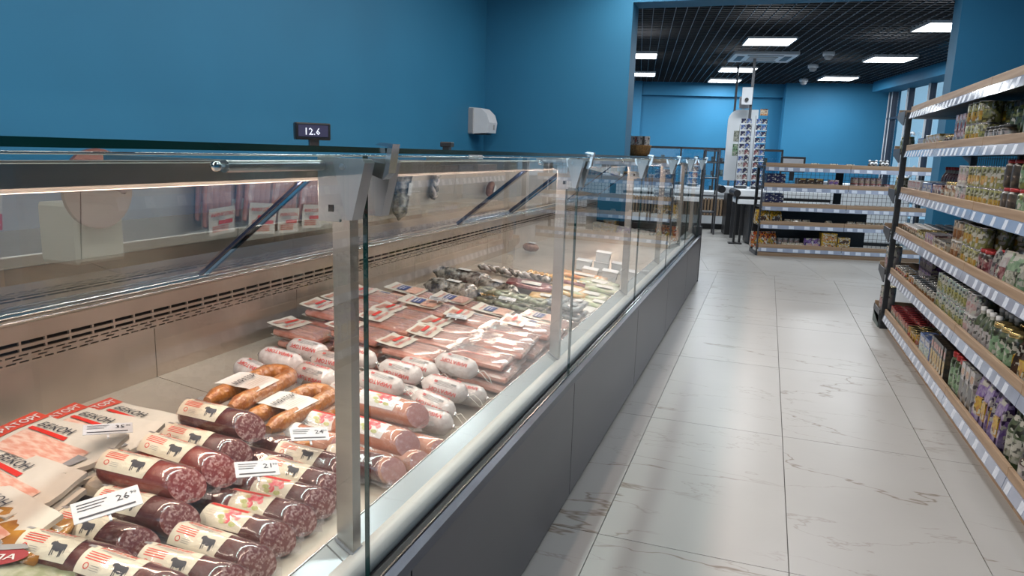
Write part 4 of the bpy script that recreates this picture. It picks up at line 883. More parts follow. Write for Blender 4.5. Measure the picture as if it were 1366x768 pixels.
# ================================================================ GOODS IN THE CHILLED COUNTER
M['salami'] = mottled('salami_casing', (.075, .010, .009), (.17, .04, .03), 150, .3, .35, .56, .7)
M['salami_red'] = mottled('red_salami_casing', (.17, .016, .009), (.27, .06, .03), 150, .3, .35, .54, .7)
M['cut'] = mottled('salami_cut', (.30, .05, .045), (.80, .50, .46), 260, .3, .6, .43, .55)
M['cutdk'] = mottled('dark_salami_cut', (.21, .055, .05), (.66, .46, .42), 280, .3, .6, .44, .56)
M['boiled'] = mottled('boiled_sausage_casing', (.48, .19, .11), (.56, .27, .18), 60, .22, .7)
M['boilcut'] = mottled('boiled_sausage_cut', (.55, .27, .25), (.66, .42, .40), 140, .25, .8, .45, .6)
M['smoked'] = mat('smoked_casing', (.52, .21, .045), .3, coat=1.0, c2=(.34, .11, .02), ns=45, bump=1.0, bs=95)
M['frank'] = mat('sausage_pink', (.55, .21, .15), .3, coat=.5, c2=(.66, .33, .26), ns=40)
M['chubw'] = mat('white_casing', (.62, .58, .56), .3, coat=.5, c2=(.52, .45, .43), ns=50, bump=.4, bs=60)
M['cream_lbl'] = mat('cream_paper', (.66, .59, .46), .45, n=.05, ns=40); M['faint'] = mat('faint_print', (.52, .42, .34), .6)
M['packpaper'] = mat('pack_print_paper', (.62, .57, .49), .35, coat=.4, n=.06, ns=25, bump=.5, bs=25)
M['bacon'] = mat('bacon_print', (.62, .27, .19), .35, coat=.4, c2=(.72, .50, .40), ns=38, stretch=(1, 3, 1)); M['band'] = mat('red_band', (.60, .05, .025), .35, coat=.4, n=.1)
M['clip'] = mat('metal_clip', (.6, .6, .6), .2, 1.0); M['string'] = mat('white_string', (.66, .62, .56), .7)
M['berry'] = mat('berry_print', (.60, .06, .08), .4, c2=(.72, .25, .25), ns=140); M['leafp'] = mat('leaf_print', (.35, .38, .12), .4, c2=(.55, .52, .3), ns=90)
M['smokedk'] = mat('dark_film_bundle', (.05, .045, .04), .25, coat=.8, c2=(.42, .38, .33), ns=38, bump=.8, bs=50); M['cheeseyel'] = mat('yellow_cheese', (.62, .33, .07), .4, coat=.5, c2=(.72, .48, .20), ns=40)
M['cheeseor'] = mat('orange_pack', (.75, .24, .05), .3, coat=.6, c2=(.80, .5, .2), ns=25); M['greenp'] = mat('olive_green_pack', (.24, .26, .15), .3, coat=.6, c2=(.40, .40, .30), ns=50)
M['greyp'] = mat('grey_blue_pack', (.20, .23, .25), .3, coat=.6, c2=(.34, .36, .36), ns=50); M['limep'] = mat('pale_green_pack', (.42, .50, .26), .3, coat=.5, c2=(.60, .55, .42), ns=30)
M['maroon'] = mat('maroon_meat', (.22, .05, .06), .3, coat=.6, c2=(.36, .12, .12), ns=60)

COW = [(0, .56), (.02, .50), (.09, .47), (.15, .50), (.17, .42), (.20, .34), (.20, .02), (.23, .0), (.27, .0), (.265, .28), (.32, .26), (.33, .10), (.35, .04), (.38, .04), (.37, .27), (.52, .22), (.64, .25), (.70, .28), (.71, .12), (.70, .0), (.76, .0), (.775, .24), (.80, .10), (.79, .04), (.84, .04), (.86, .30), (.92, .40), (.95, .20), (.97, .20), (.97, .48), (.94, .60), (.86, .66), (.60, .63), (.40, .64), (.26, .70), (.20, .74), (.17, .68), (.12, .70), (.06, .66)]
def art(kind, L, fn, W_=1.0):
    """flat print of a sausage label: list of (name, MB, material); u along, v across, both in metres"""
    out = []
    if kind in ('cow', 'cowtop'):
        m_ = MB(); s = .034; m_.poly([(.012 + x * s, -.026 + y * s * 1.05) for x, y in COW], fn); out.append(('cow_drawing', m_, 'ink'))
        m_ = MB()
        for k in range(4): m_.add([fn(-.045, .004 - k * .0045), fn(-.002, .004 - k * .0045), fn(-.002, .0058 - k * .0045), fn(-.045, .0058 - k * .0045)], [(0, 1, 2, 3)])
        c = [(-.035 + .0055 * math.cos(a), -.020 + .0055 * math.sin(a)) for a in [i * PI / 6 for i in range(12)]]; ci = [(-.035 + .0040 * math.cos(a), -.020 + .0040 * math.sin(a)) for a in [i * PI / 6 for i in range(12)]]
        m_.add([fn(*p) for p in c + ci], [(i, (i + 1) % 12, 12 + (i + 1) % 12, 12 + i) for i in range(12)]); out.append(('red_lines', m_, 'red'))
        m_ = MB()
        for k in range(3): m_.add([fn(-.026, -.018 - k * .0035), fn(-.008, -.018 - k * .0035), fn(-.008, -.0172 - k * .0035), fn(-.026, -.0172 - k * .0035)], [(0, 1, 2, 3)])
        m_.add([fn(-.030, .0135), fn(.040, .0135), fn(.040, .0147), fn(-.030, .0147)], [(0, 1, 2, 3)]); m_.add([fn(-.015, .0105), fn(.025, .0105), fn(.025, .0113), fn(-.015, .0113)], [(0, 1, 2, 3)])
        m_.add([fn(-.062, .014), fn(-.048, .014), fn(-.048, .022), fn(-.062, .022)], [(0, 1, 2, 3)])
        out.append(('small_print', m_, 'greyink'))
        m_ = MB(); put_text(m_, 'МИРАТОРГ', .0085, fn, -.038, .0175, width=.080, shear=.15); out.append(('lettering', m_, 'red'))
    if kind == 'berry':
        m_ = MB(); m_.add([fn(-.052, .012), fn(.046, .012), fn(.046, .022), fn(-.052, .022)], [(0, 1, 2, 3)]); out.append(('red_band', m_, 'red'))
        m_ = MB(); r = random.Random(3)
        for k in range(11):
            cx, cy, q = .022 + r.uniform(-.02, .02), -.006 + r.uniform(-.010, .012), r.uniform(.005, .008)
            m_.add([fn(cx + q * math.cos(a), cy + q * math.sin(a)) for a in [i * PI / 4 for i in range(8)]], [tuple(range(8))])
        out.append(('berry_picture', m_, 'berry'))
        m_ = MB()
        for cx, cy in ((-.004, -.012), (.004, -.020), (.030, -.021), (.0, .002)):
            m_.add([fn(cx + .009 * math.cos(a), cy + .005 * math.sin(a)) for a in [i * PI / 4 for i in range(8)]], [tuple(range(8))])
        out.append(('leaf_picture', m_, 'leafp'))
        m_ = MB()
        for k in range(3): m_.add([fn(-.045, -.004 - k * .005), fn(-.018, -.004 - k * .005), fn(-.018, -.003 - k * .005), fn(-.045, -.003 - k * .005)], [(0, 1, 2, 3)])
        m_.add([fn(-.040, .0155), fn(.030, .0155), fn(.030, .0180), fn(-.040, .0180)], [(0, 1, 2, 3)]) if False else None
        out.append(('small_print', m_, 'faint'))
    return out
def sausage_tpl(key, L, r, kind, casing, cutm, lbl, lu=(-.45, .16), a0=-14, va=(-72, 62)):
    n = 20; b = MB(); rings = []
    def ring(x, rr, sh=0.0, sq=1.0):
        return [(x + sh * (.55 * math.sin(a) * rr - .50 * math.cos(a) * rr), rr * math.sin(a), rr * math.cos(a) * sq) for a in [2 * PI * k / n for k in range(n)]]
    xs = [(-L / 2, .45, 0), (-L / 2 + .006, .78, 0), (-L / 2 + .018, .97, 0), (-L / 4, 1.0, 0), (0, 1.02, .2), (L / 4, 1.0, .6), (L / 2 - .006, 1.0, 1), (L / 2, .93, 1)]
    vs = []
    for x, k, s in xs: vs += ring(x, r * k, s)
    fs = [(i * n + k, i * n + (k + 1) % n, (i + 1) * n + (k + 1) % n, (i + 1) * n + k) for i in range(len(xs) - 1) for k in range(n)]
    fs = [tuple(reversed(f)) for f in fs]
    b.add(vs, fs, 0, True); b.add(vs[:n], [tuple(range(n))])
    c = MB(); e = ring(L / 2 + .0003, r * .93, 1); e2 = ring(L / 2 + .003, r * .55, 1); ctr = (L / 2 + .004, 0, 0)
    c.add(e + e2 + [ctr], [tuple(reversed((k, (k + 1) % n, n + (k + 1) % n, n + k))) for k in range(n)] + [tuple(reversed((n + k, n + (k + 1) % n, 2 * n))) for k in range(n)], 0, True)
    R = r * 1.025
    def fn(u, v, h=.0): a = v / R + math.radians(a0); return (u, (R + h) * math.sin(a), (R + h) * math.cos(a))
    u0, u1 = L * lu[0], L * lu[1]; v0, v1 = R * math.radians(va[0] - a0), R * math.radians(va[1] - a0)
    lb = MB(); nu, nv = 4, 10; g = []
    for j in range(nv + 1):
        for i in range(nu + 1):
            bow = .008 * math.cos((j / nv - .5) * PI) * (1 if i == nu else -.6 if i == 0 else 0)
            g.append(fn(u0 + (u1 - u0) * i / nu - (.010 - bow if i == nu else 0), v0 + (v1 - v0) * j / nv, .0006))
    lb.add(g, [(j * (nu + 1) + i, j * (nu + 1) + i + 1, (j + 1) * (nu + 1) + i + 1, (j + 1) * (nu + 1) + i) for j in range(nv) for i in range(nu)], 0, True)
    ush = (u0 + u1) / 2 - .004; k_ = (u1 - u0) / .118
    pr = art(kind, L, lambda u, v: fn(ush + u * k_, v * .95 - .002, .0012))
    fm = MB(); gg = []; r_ = random.Random(hash(key) % 97 if False else len(key))
    for i in range(9):
        x = -L * .5 - .012 + (L + .040) * i / 8
        for j, y in enumerate((-1, -.5, 0, .5, 1)):
            w = r * (1.15 + .12 * math.sin(i * 1.9 + j)) * (1 if 0 < i < 8 else .8)
            gg.append((x + .010 * math.sin(j * 2.1 + i) + (.02 * y * .5 if i == 8 else 0), y * w, -r * .80 + .004 * math.sin(i * 2.3 + j * 1.7) + (.006 if i == 8 else 0)))
    fm.add(gg, [(i * 5 + j, i * 5 + j + 5, i * 5 + j + 6, i * 5 + j + 1) for i in range(8) for j in range(4)], 0, True)
    fm.add([(p[0], p[1], p[2] - .0012) for p in gg], [(i * 5 + j, i * 5 + j + 1, i * 5 + j + 6, i * 5 + j + 5) for i in range(8) for j in range(4)], 0, True)
    wr_ = MB(); rr = random.Random(len(key) * 7 + int(L * 1000)); nr, nn = 14, 18; wv = []
    for i in range(nr):
        x = -L / 2 - .006 + (L + .016) * i / (nr - 1)
        for k in range(nn):
            a = 2 * PI * k / nn; q = r * (1.045 + rr.uniform(-.012, .028)) * (.55 if i == 0 else .85 if i == 1 else .92 if i == nr - 1 else 1)
            sh = max(0, (i / (nr - 1) - .6) / .4)
            wv.append((x + sh * (.55 * math.sin(a) * r - .50 * math.cos(a) * r), q * math.sin(a), q * math.cos(a)))
    wr_.add(wv, [(i * nn + k, (i + 1) * nn + k, (i + 1) * nn + (k + 1) % nn, i * nn + (k + 1) % nn) for i in range(nr - 1) for k in range(nn)], 0, True)
    wr_.add(wv[-nn:] + [(L / 2 + .014, 0, 0)], [((k + 1) % nn, k, nn) for k in range(nn)][::1], 0, True)
    T2[key] = dict(parts=[('casing', *b.mesh('casing', casing)), ('wrap', *wr_.mesh('wrap', 'wrap')), ('cut_face', *c.mesh('cut_face', cutm)), ('film', *fm.mesh('film', 'film'))],
                   sub=('paper_label', lb.mesh('paper_label', lbl), [(nme, *mb.mesh(nme, mt)) for nme, mb, mt in pr]))
T2 = {}
ordn_ = ['first', 'second', 'third']
def place(key, name, label, cat, group, loc, rz=0.0, tilt=0.0, sc=1.0, lean=0.0):
    t = bpy.data.objects.new(name, None); COL.objects.link(t); t.location = loc; t.rotation_euler = (lean, tilt, rz); t.scale = (sc,) * 3; t.empty_display_size = .03
    tag(t, label, cat, group); D = T2[key]
    for n, me, c in D['parts']:
        o = bpy.data.objects.new(n, me); COL.objects.link(o); o.parent = t; o.location = c
    for sb in ([D['sub']] if D.get('sub') else []) + D.get('subs', []):
        n, (me, c), ch = sb
        o = bpy.data.objects.new(n, me); COL.objects.link(o); o.parent = t; o.location = c
        for n2, me2, c2 in ch:
            q = bpy.data.objects.new(n2, me2); COL.objects.link(q); q.parent = o; q.location = c2 - c
    return t
SR = .0335
sausage_tpl('sal_cow', .175, SR, 'cow', 'salami', 'cutdk', 'cream_lbl')
sausage_tpl('sal_red', .185, SR * 1.03, 'cow', 'salami_red', 'cut', 'cream_lbl')
sausage_tpl('sal_berry', .165, SR, 'berry', 'salami', 'cutdk', 'cream_lbl')
sausage_tpl('sal_plain', .165, SR * .95, 'none', 'salami', 'cutdk', 'cream_lbl', lu=(-.40, -.1))
def dk(x): return dz(x)
def on(x, h): return dz(x) + h
sal = [
 ('sal_cow', -1.137, 1.255, .112, 'topmost dark salami of the back column, resting beside the horseshoe sausages'),
 ('sal_cow', -1.124, 1.190, .078, 'dark salami directly below the topmost one of the back column'),
 ('sal_red', -1.085, 1.095, .098, 'red salami lying behind the largest front red salami, fat-flecked cut end'),
 ('sal_red', -1.090, 1.005, .100, 'large red salami on top of the pile, with its cut end nearest the bacon packs'),
 ('sal_cow', -1.055, .955, .060, 'dark salami just under the large red salami, partly under the price card'),
 ('sal_cow', -1.078, .885, .040, 'dark salami beneath the tilted price card, label mostly covered'),
 ('sal_cow', -1.046, .800, .055, 'near dark salami whose label leans over the amber meat pack'),
 ('sal_cow', -.915, .800, .062, 'nearest salami at the bottom edge, cow label with the clear red lettering'),
 ('sal_cow', -.893, .968, .030, 'dark salami in front of the berry-labelled ones, lying at the counter lip'),
 ('sal_cow', -.890, .893, .030, 'dark salami at the lip, second from the nearest, with a broad cow label'),
 ('sal_berry', -.900, 1.045, .030, 'berry-labelled salami nearest the viewer, its cut end over the lip'),
 ('sal_berry', -.903, 1.115, .030, 'berry-labelled salami in the middle, with the price card lying on it'),
 ('sal_berry', -.905, 1.185, .032, 'farthest berry-labelled salami, behind the one with the price card'),
 ('sal_cow', -.920, 1.255, .036, 'cow-labelled salami just behind the berry-labelled three'),
 ('sal_cow', -.935, 1.325, .040, 'cow-labelled salami beside the steel post with a price card on it'),
]
for k, (key, x, y, h, l) in enumerate(sal):
    place(key, 'salami', l, 'salami', None, (x, y, on(x, h)), .10 + .05 * math.sin(k * 2.3), math.radians(5 + 2 * math.sin(k)), lean=.05 * math.sin(k * 1.7))
for k, (x, y, h, l) in enumerate([(-1.07, 1.335, .040, 'unlabelled salami under the middle horseshoe sausage'), (-1.04, 1.265, .035, 'unlabelled salami filling the gap behind the red salami'), (-1.03, 1.165, .038, 'unlabelled salami showing between the red and berry salami'), (-1.03, 1.090, .030, 'unlabelled dark salami in the gap below the red ones'), (-1.20, 1.10, .032, 'unlabelled salami hidden low behind the bacon packs'), (-.86, 1.395, .036, 'unlabelled salami peeping out right of the steel post'), (-1.08, 1.40, .034, 'unlabelled salami low under the horseshoe sausages'), (-1.15, 1.00, .034, 'unlabelled salami supporting the large red salami'), (-1.22, 1.22, .034, 'unlabelled salami supporting the back column'), (-1.0, .73, .03, 'unlabelled salami at the near end, mostly out of view')]):
    place('sal_plain', 'salami', l, 'salami', None, (x, y, on(x, h)), .10 + .07 * math.sin(k * 3.1), math.radians(6))

# horseshoe smoked sausages
def horseshoe(L=.27, w=.033, r=.0225):
    path = []; R = []
    for i in range(9): path.append((-w, -L / 2 + (L - w) * i / 8, .002 * math.sin(i))); R.append(r * (.5 if i == 0 else .97 if i == 1 else 1))
    for i in range(1, 8): a = PI - PI * i / 8; path.append((w * math.cos(a), L / 2 - w + w * math.sin(a), .0)); R.append(r * (1 + .02 * (-1) ** i))
    for i in range(9): path.append((w, L / 2 - w - (L - w) * i / 8, .002 * math.cos(i))); R.append(r * (.5 if i == 8 else .97 if i == 7 else 1))
    b = MB().tube(path, R, 14)
    g = [(-.062 + .108 * i / 4, -.075 + .10 * j / 4 + .02 * (i / 4), r + .0015 + .002 * math.cos(i * 1.5) - (.006 if i in (0, 4) else 0)) for j in range(5) for i in range(5)]
    lb = MB().add(g, [(j * 5 + i, j * 5 + i + 1, j * 5 + i + 6, j * 5 + i + 5) for j in range(4) for i in range(4)], 0, True)
    lt = MB(); put_text(lt, 'МИРАТОРГ', .018, lambda u, v: (-.004 - v, -.066 + u, r + .0055), 0, 0, width=.092)
    sm = MB()
    for k in range(4): sm.add([(.006 + .007 * k, -.05, r + .0055), (.0075 + .007 * k, -.05, r + .0055), (.0075 + .007 * k, .02, r + .0055), (.006 + .007 * k, .02, r + .0055)], [(0, 1, 2, 3)])
    fm = MB(); 
    for s in (1, -1):
        gg = [((-.068 + .136 * i / 4) * (1 if 0 < j < 8 else .8), -L / 2 - .03 + (L + .045) * j / 8, -.008 + s * (.0005) + .004 * math.sin(i * 2 + j * 1.4)) for j in range(9) for i in range(5)]
        f_ = [(j * 5 + i, j * 5 + i + 1, j * 5 + i + 6, j * 5 + i + 5) for j in range(8) for i in range(4)]
        fm.add(gg, f_ if s > 0 else [tuple(reversed(f)) for f in f_], 0, True)
    T2['horseshoe'] = dict(parts=[('sausage', *b.mesh('sausage', 'smoked')), ('film', *fm.mesh('film', 'film'))], sub=('paper_label', lb.mesh('paper_label', 'paper'), [('lettering', *lt.mesh('lettering', 'ink')), ('small_print', *sm.mesh('small_print', 'faint'))]))
horseshoe()
for x, y, h, rz, l in ((-1.195, 1.455, .112, .06, 'topmost horseshoe smoked sausage, lying against the back wall side'), (-1.085, 1.465, .085, -.02, 'middle horseshoe smoked sausage with a creased paper label'), (-1.010, 1.455, .048, -.10, 'lowest horseshoe smoked sausage, half under the other two')):
    place('horseshoe', 'smoked_sausage', l, 'sausage', None, (x, y, on(x, h)), rz, math.radians(8))
for x, y in ((-1.22, 1.45), (-1.13, 1.50)):
    place('sal_plain', 'salami', 'unlabelled salami buried under the horseshoe sausages', 'salami', 'buried salami', (x, y, on(x, .045)), .1, .1)

# white chub sausages tied with string
def chub(L=.135, r=.034):
    prof = [(.003, -L / 2 - .012), (.006, -L / 2 - .006), (r * .55, -L / 2 + .002), (r * .88, -L / 2 + .014), (r, -L / 2 + .032), (r * 1.02, 0), (r, L / 2 - .032), (r * .88, L / 2 - .014), (r * .55, L / 2 - .002), (.006, L / 2 + .006), (.003, L / 2 + .012)]
    b = MB().lathe(prof, 18, axis='x')
    cl = MB().lathe([(.006, L / 2 + .003), (.0065, L / 2 + .004), (.0065, L / 2 + .009), (.006, L / 2 + .010)], 10, axis='x'); cl2 = MB().lathe([(.006, -L / 2 - .009), (.0065, -L / 2 - .008), (.0065, -L / 2 - .003), (.006, -L / 2 - .002)], 10, axis='x')
    st = MB().tube([(L / 2 + .008, 0, 0), (L / 2 + .022, .006, .006), (L / 2 + .045, .004, -.010), (L / 2 + .058, -.006, -.022), (L / 2 + .045, -.012, -.016), (L / 2 + .020, -.006, .0), (L / 2 + .006, -.002, .002)], .0013, 5)
    R = r * 1.02
    def fn(u, v): a = v / R; return (u, (R + .0012) * math.sin(a), (R + .0012) * math.cos(a))
    lt = MB()
    for v in (-.036, .014): put_text(lt, 'МИРАТОРГ', .0115, lambda u, w: fn(-u, -w), -.045, -v - .008, width=.090)
    lt.add([fn(-.03, -.012), fn(-.02, -.012), fn(-.02, -.005), fn(-.03, -.005)], [(0, 1, 2, 3)])
    sm = MB()
    for k in range(4): sm.add([fn(-.028, -.018 + k * .004), fn(.030, -.018 + k * .004), fn(.030, -.0168 + k * .004), fn(-.028, -.0168 + k * .004)], [(0, 1, 2, 3)])
    sm.add([fn(.022, -.010), fn(.038, -.010), fn(.038, -.004), fn(.022, -.004)], [(0, 1, 2, 3)])
    T2['chub'] = dict(parts=[('clip', *cl.mesh('clip', 'clip')), ('clip', *cl2.mesh('clip', 'clip')), ('string', *st.mesh('string', 'string'))], sub=('casing', b.mesh('casing', 'chubw'), [('lettering', *lt.mesh('lettering', 'red')), ('small_print', *sm.mesh('small_print', 'greyink'))]))
chub()
ch = [(-.865, 2.00, .105, 'white chub sausage highest at the lip end of the pile, against the sausage trays'), (-.850, 1.880, .070, 'white chub below the highest one near the lip'), (-.845, 1.79, .050, 'white chub second from the pink sausages near the lip'), (-.815, 1.70, .048, 'white chub touching the pink sausages at the lip, string trailing'),
      (-.82, 1.96, .038, 'white chub lying lowest at the lip under the highest one'), (-.985, 1.98, .068, 'white chub in the middle row just behind the highest one'), (-.995, 1.875, .085, 'white chub in the middle of the pile beside the glass edge'), (-1.00, 1.765, .080, 'white chub in the middle row behind the pink sausages'), (-1.03, 1.65, .070, 'white chub wedged between horseshoe and pink sausages'),
      (-1.165, 1.90, .085, 'white chub behind the post, back part of the pile'), (-1.175, 1.79, .090, 'white chub behind the steel post on the upper layer'), (-1.16, 1.68, .085, 'white chub directly right of the middle horseshoe bend'), (-1.30, 1.84, .085, 'white chub on top at the back of the pile by the trays'), (-1.325, 1.74, .075, 'white chub at the back beside the topmost horseshoe bend'), (-1.34, 1.64, .060, 'backmost white chub nearest the steel back wall')]
for k, (x, y, h, l) in enumerate(ch): place('chub', 'white_sausage', l, 'sausage', None, (x, y, on(x, h)), .12 * math.sin(k * 2.1), .14 + .06 * math.sin(k), lean=.5 * math.sin(k * 1.3))
for k in range(6): place('chub', 'white_sausage', 'mostly hidden bottom-layer white chub, %s column from the back, %s row' % (ordn_[k % 3], 'near' if k < 3 else 'far'), 'sausage', 'bottom layer chubs', (-1.27 + .15 * (k % 3), 1.70 + .13 * (k // 3), on(-1.27 + .15 * (k % 3), .036)), .1, .12)

# boiled pink sausages
sausage_tpl('boiled', .20, .034, 'berry', 'boiled', 'boilcut', 'paper', lu=(-.30, .25))
sausage_tpl('boiled_plain', .18, .033, 'none', 'boiled', 'boilcut', 'paper', lu=(-.45, -.15))
for key, x, y, h, l in (('boiled', -.895, 1.585, .100, 'topmost pink boiled sausage with a red-banded label right of the post'), ('boiled', -.865, 1.475, .075, 'second pink boiled sausage, just below the topmost one'), ('boiled_plain', -.855, 1.405, .034, 'unlabelled pink boiled sausage nearest the salami'), ('boiled_plain', -.820, 1.475, .030, 'unlabelled pink sausage under the second labelled one'), ('boiled_plain', -.805, 1.56, .032, 'unlabelled pink sausage low beside the white chubs'), ('boiled', -1.0, 1.475, .055, 'pink boiled sausage showing left of the steel post'), ('boiled_plain', -.99, 1.40, .05, 'pink boiled sausage with blank label left of the post, lower one'), ('boiled_plain', -.95, 1.60, .035, 'pink sausage underneath the topmost one')):
    place(key, 'boiled_sausage', l, 'sausage', None, (x, y, on(x, h)), .10 + .04 * math.sin(x * 60), math.radians(7))

# sausage trays
def tray(key, kind):
    L, Wd, H = .205, .135, .030
    P = []
    for k in range(4):
        y = -.045 + .030 * k; r = .0145
        b = MB().lathe([(.002, -.078), (r * .8, -.072), (r, -.06), (r * 1.03, 0), (r, .06), (r * .8, .072), (.002, .078)], 10, 0, (.008, y, r + .001), 'x'); P.append(('sausage', *b.mesh('sausage', 'frank')))
    bl = MB().bbox(-.085, -.062, .0005, .092, .062, .020, .006); P.append(('tray_bottom', *bl.mesh('tray_bottom', 'frank')))
    fm = MB()
    for s in (1, -1):
        gg = []
        for i in range(9):
            for j in range(7):
                e = (i in (0, 8)) or (j in (0, 6)); x = -L / 2 + L * i / 8; y = -Wd / 2 + Wd * j / 6
                gg.append((x, y, H + (.0035 if not e else -.003) + .0015 * math.sin(i * 2.2 + j * 1.7) - (0 if s > 0 else .0008)))
        f_ = [(i * 7 + j, i * 7 + 7 + j, i * 7 + 8 + j, i * 7 + j + 1) for i in range(8) for j in range(6)]
        fm.add(gg, f_ if s > 0 else [tuple(reversed(f)) for f in f_], 0, True)
    P.append(('film', *fm.mesh('film', 'film')))
    Z = H + .0052
    ext = .095 if kind != 'navy' else .16
    g = [(-L / 2 - .006 + ext * i / 4, -Wd / 2 + .002 + (Wd - .004) * j / 4, Z + .0012 * math.sin(i * 1.7 + j * 2.2) + (.004 if i == 0 else 0)) for i in range(5) for j in range(5)]
    lb = MB().add(g, [(i * 5 + j, i * 5 + 5 + j, i * 5 + 6 + j, i * 5 + j + 1) for i in range(4) for j in range(4)], 0, True)
    z2 = Z + .0032; subs = []
    def q(a, b, c, d, z=z2): return [(a, b, z), (c, b, z), (c, d, z), (a, d, z)]
    if kind == 'red':
        m_ = MB(); put_text(m_, 'МИРАТОРГ', .013, lambda u, v: (-.030 - v, -.058 + u, z2), 0, 0, width=.116); subs.append(('lettering', m_, 'red'))
        m_ = MB().add(q(-.072, -.02, -.058, .050), [(0, 1, 2, 3)]); subs.append(('red_bar', m_, 'red'))
        m_ = MB()
        for k in range(3): m_.add(q(-.098 + .008 * k, -.050, -.092 + .008 * k, .03), [(0, 1, 2, 3)])
        subs.append(('sausage_picture', m_, 'frank'))
        m_ = MB()
        for k in range(3): m_.add(q(-.054 + .005 * k, -.05, -.052 + .005 * k, .01), [(0, 1, 2, 3)])
        subs.append(('small_print', m_, 'greyink'))
    elif kind == 'none':
        m_ = MB(); put_text(m_, 'МИРАТОРГ', .012, lambda u, v: (-.07 + u, -.055 + v, Z + .003), 0, 0, width=.15); subs.append(('lettering', m_, 'red'))
    elif kind == 'navy':
        m_ = MB().add(q(-.062, -.035, -.020, .040), [(0, 1, 2, 3)]); subs.append(('navy_block', m_, 'navy'))
        m_ = MB().add(q(-.015, -.055, .040, .055), [(0, 1, 2, 3)]); subs.append(('meat_picture', m_, 'bacon'))
        m_ = MB().add(q(-.052, -.028, -.047, .03, z2 + .0006), [(0, 1, 2, 3)]).add(q(-.038, -.022, -.035, .022, z2 + .0006), [(0, 1, 2, 3)]); subs.append(('white_print', m_, 'paper'))
        m_ = MB(); put_text(m_, 'МИРАТОРГ', .009, lambda u, v: (-.072 - v, -.045 + u, z2), 0, 0, width=.09); subs.append(('lettering', m_, 'red'))
    T2[key] = dict(parts=P, sub=('paper_label', lb.mesh('paper_label', 'packpaper' if kind != 'none' else 'film'), [(n, *mb.mesh(n, mt)) for n, mb, mt in subs]))
tray('tray_red', 'red'); tray('tray_navy', 'navy'); tray('tray_clear', 'none')
ordn = ['first', 'second', 'third', 'fourth', 'fifth', 'sixth', 'seventh', 'eighth', 'ninth', 'tenth', 'eleventh', 'twelfth']
cols = [(-1.455, 'back-wall'), (-1.245, 'inner middle'), (-1.035, 'outer middle'), (-.835, 'lip-side')]
for ci, (x, cn) in enumerate(cols):
    for ri in range(6):
        y = 2.06 + .150 * ri + (.03 if ci % 2 else 0)
        if ci == 3: y += .06
        for la in range(3 if ri < 4 else 2):
            key = 'tray_navy' if (ri >= 4 and la >= 1) or (ri == 3 and ci in (1,) and la == 2) else 'tray_red'
            if ci == 3 and ri < 3: key = 'tray_clear'
            if ri == 0 and ci == 0 and la == 2: continue
            nme = 'navy-labelled meat pack' if key == 'tray_navy' else 'clear tray of long sausages' if key == 'tray_clear' else 'red-printed sausage tray'
            lay = ['bottom', 'middle' if ri < 4 else 'top', 'top'][la]
            j = math.sin(ci * 7 + ri * 3 + la * 5)
            place(key, 'meat_pack' if key == 'tray_navy' else 'sausage_tray', '%s, %s column, %s row from the chubs, %s layer' % (nme, cn, ordn[ri], lay), 'pack', 'sausage trays in the counter',
                  (x + .012 * j, y + .008 * j, on(x, .004 + la * .0395 + (.005 if key == 'tray_clear' else 0))), .05 * j + (.0 if la < 2 else .06), .12 + .015 * j, lean=.02 * j)

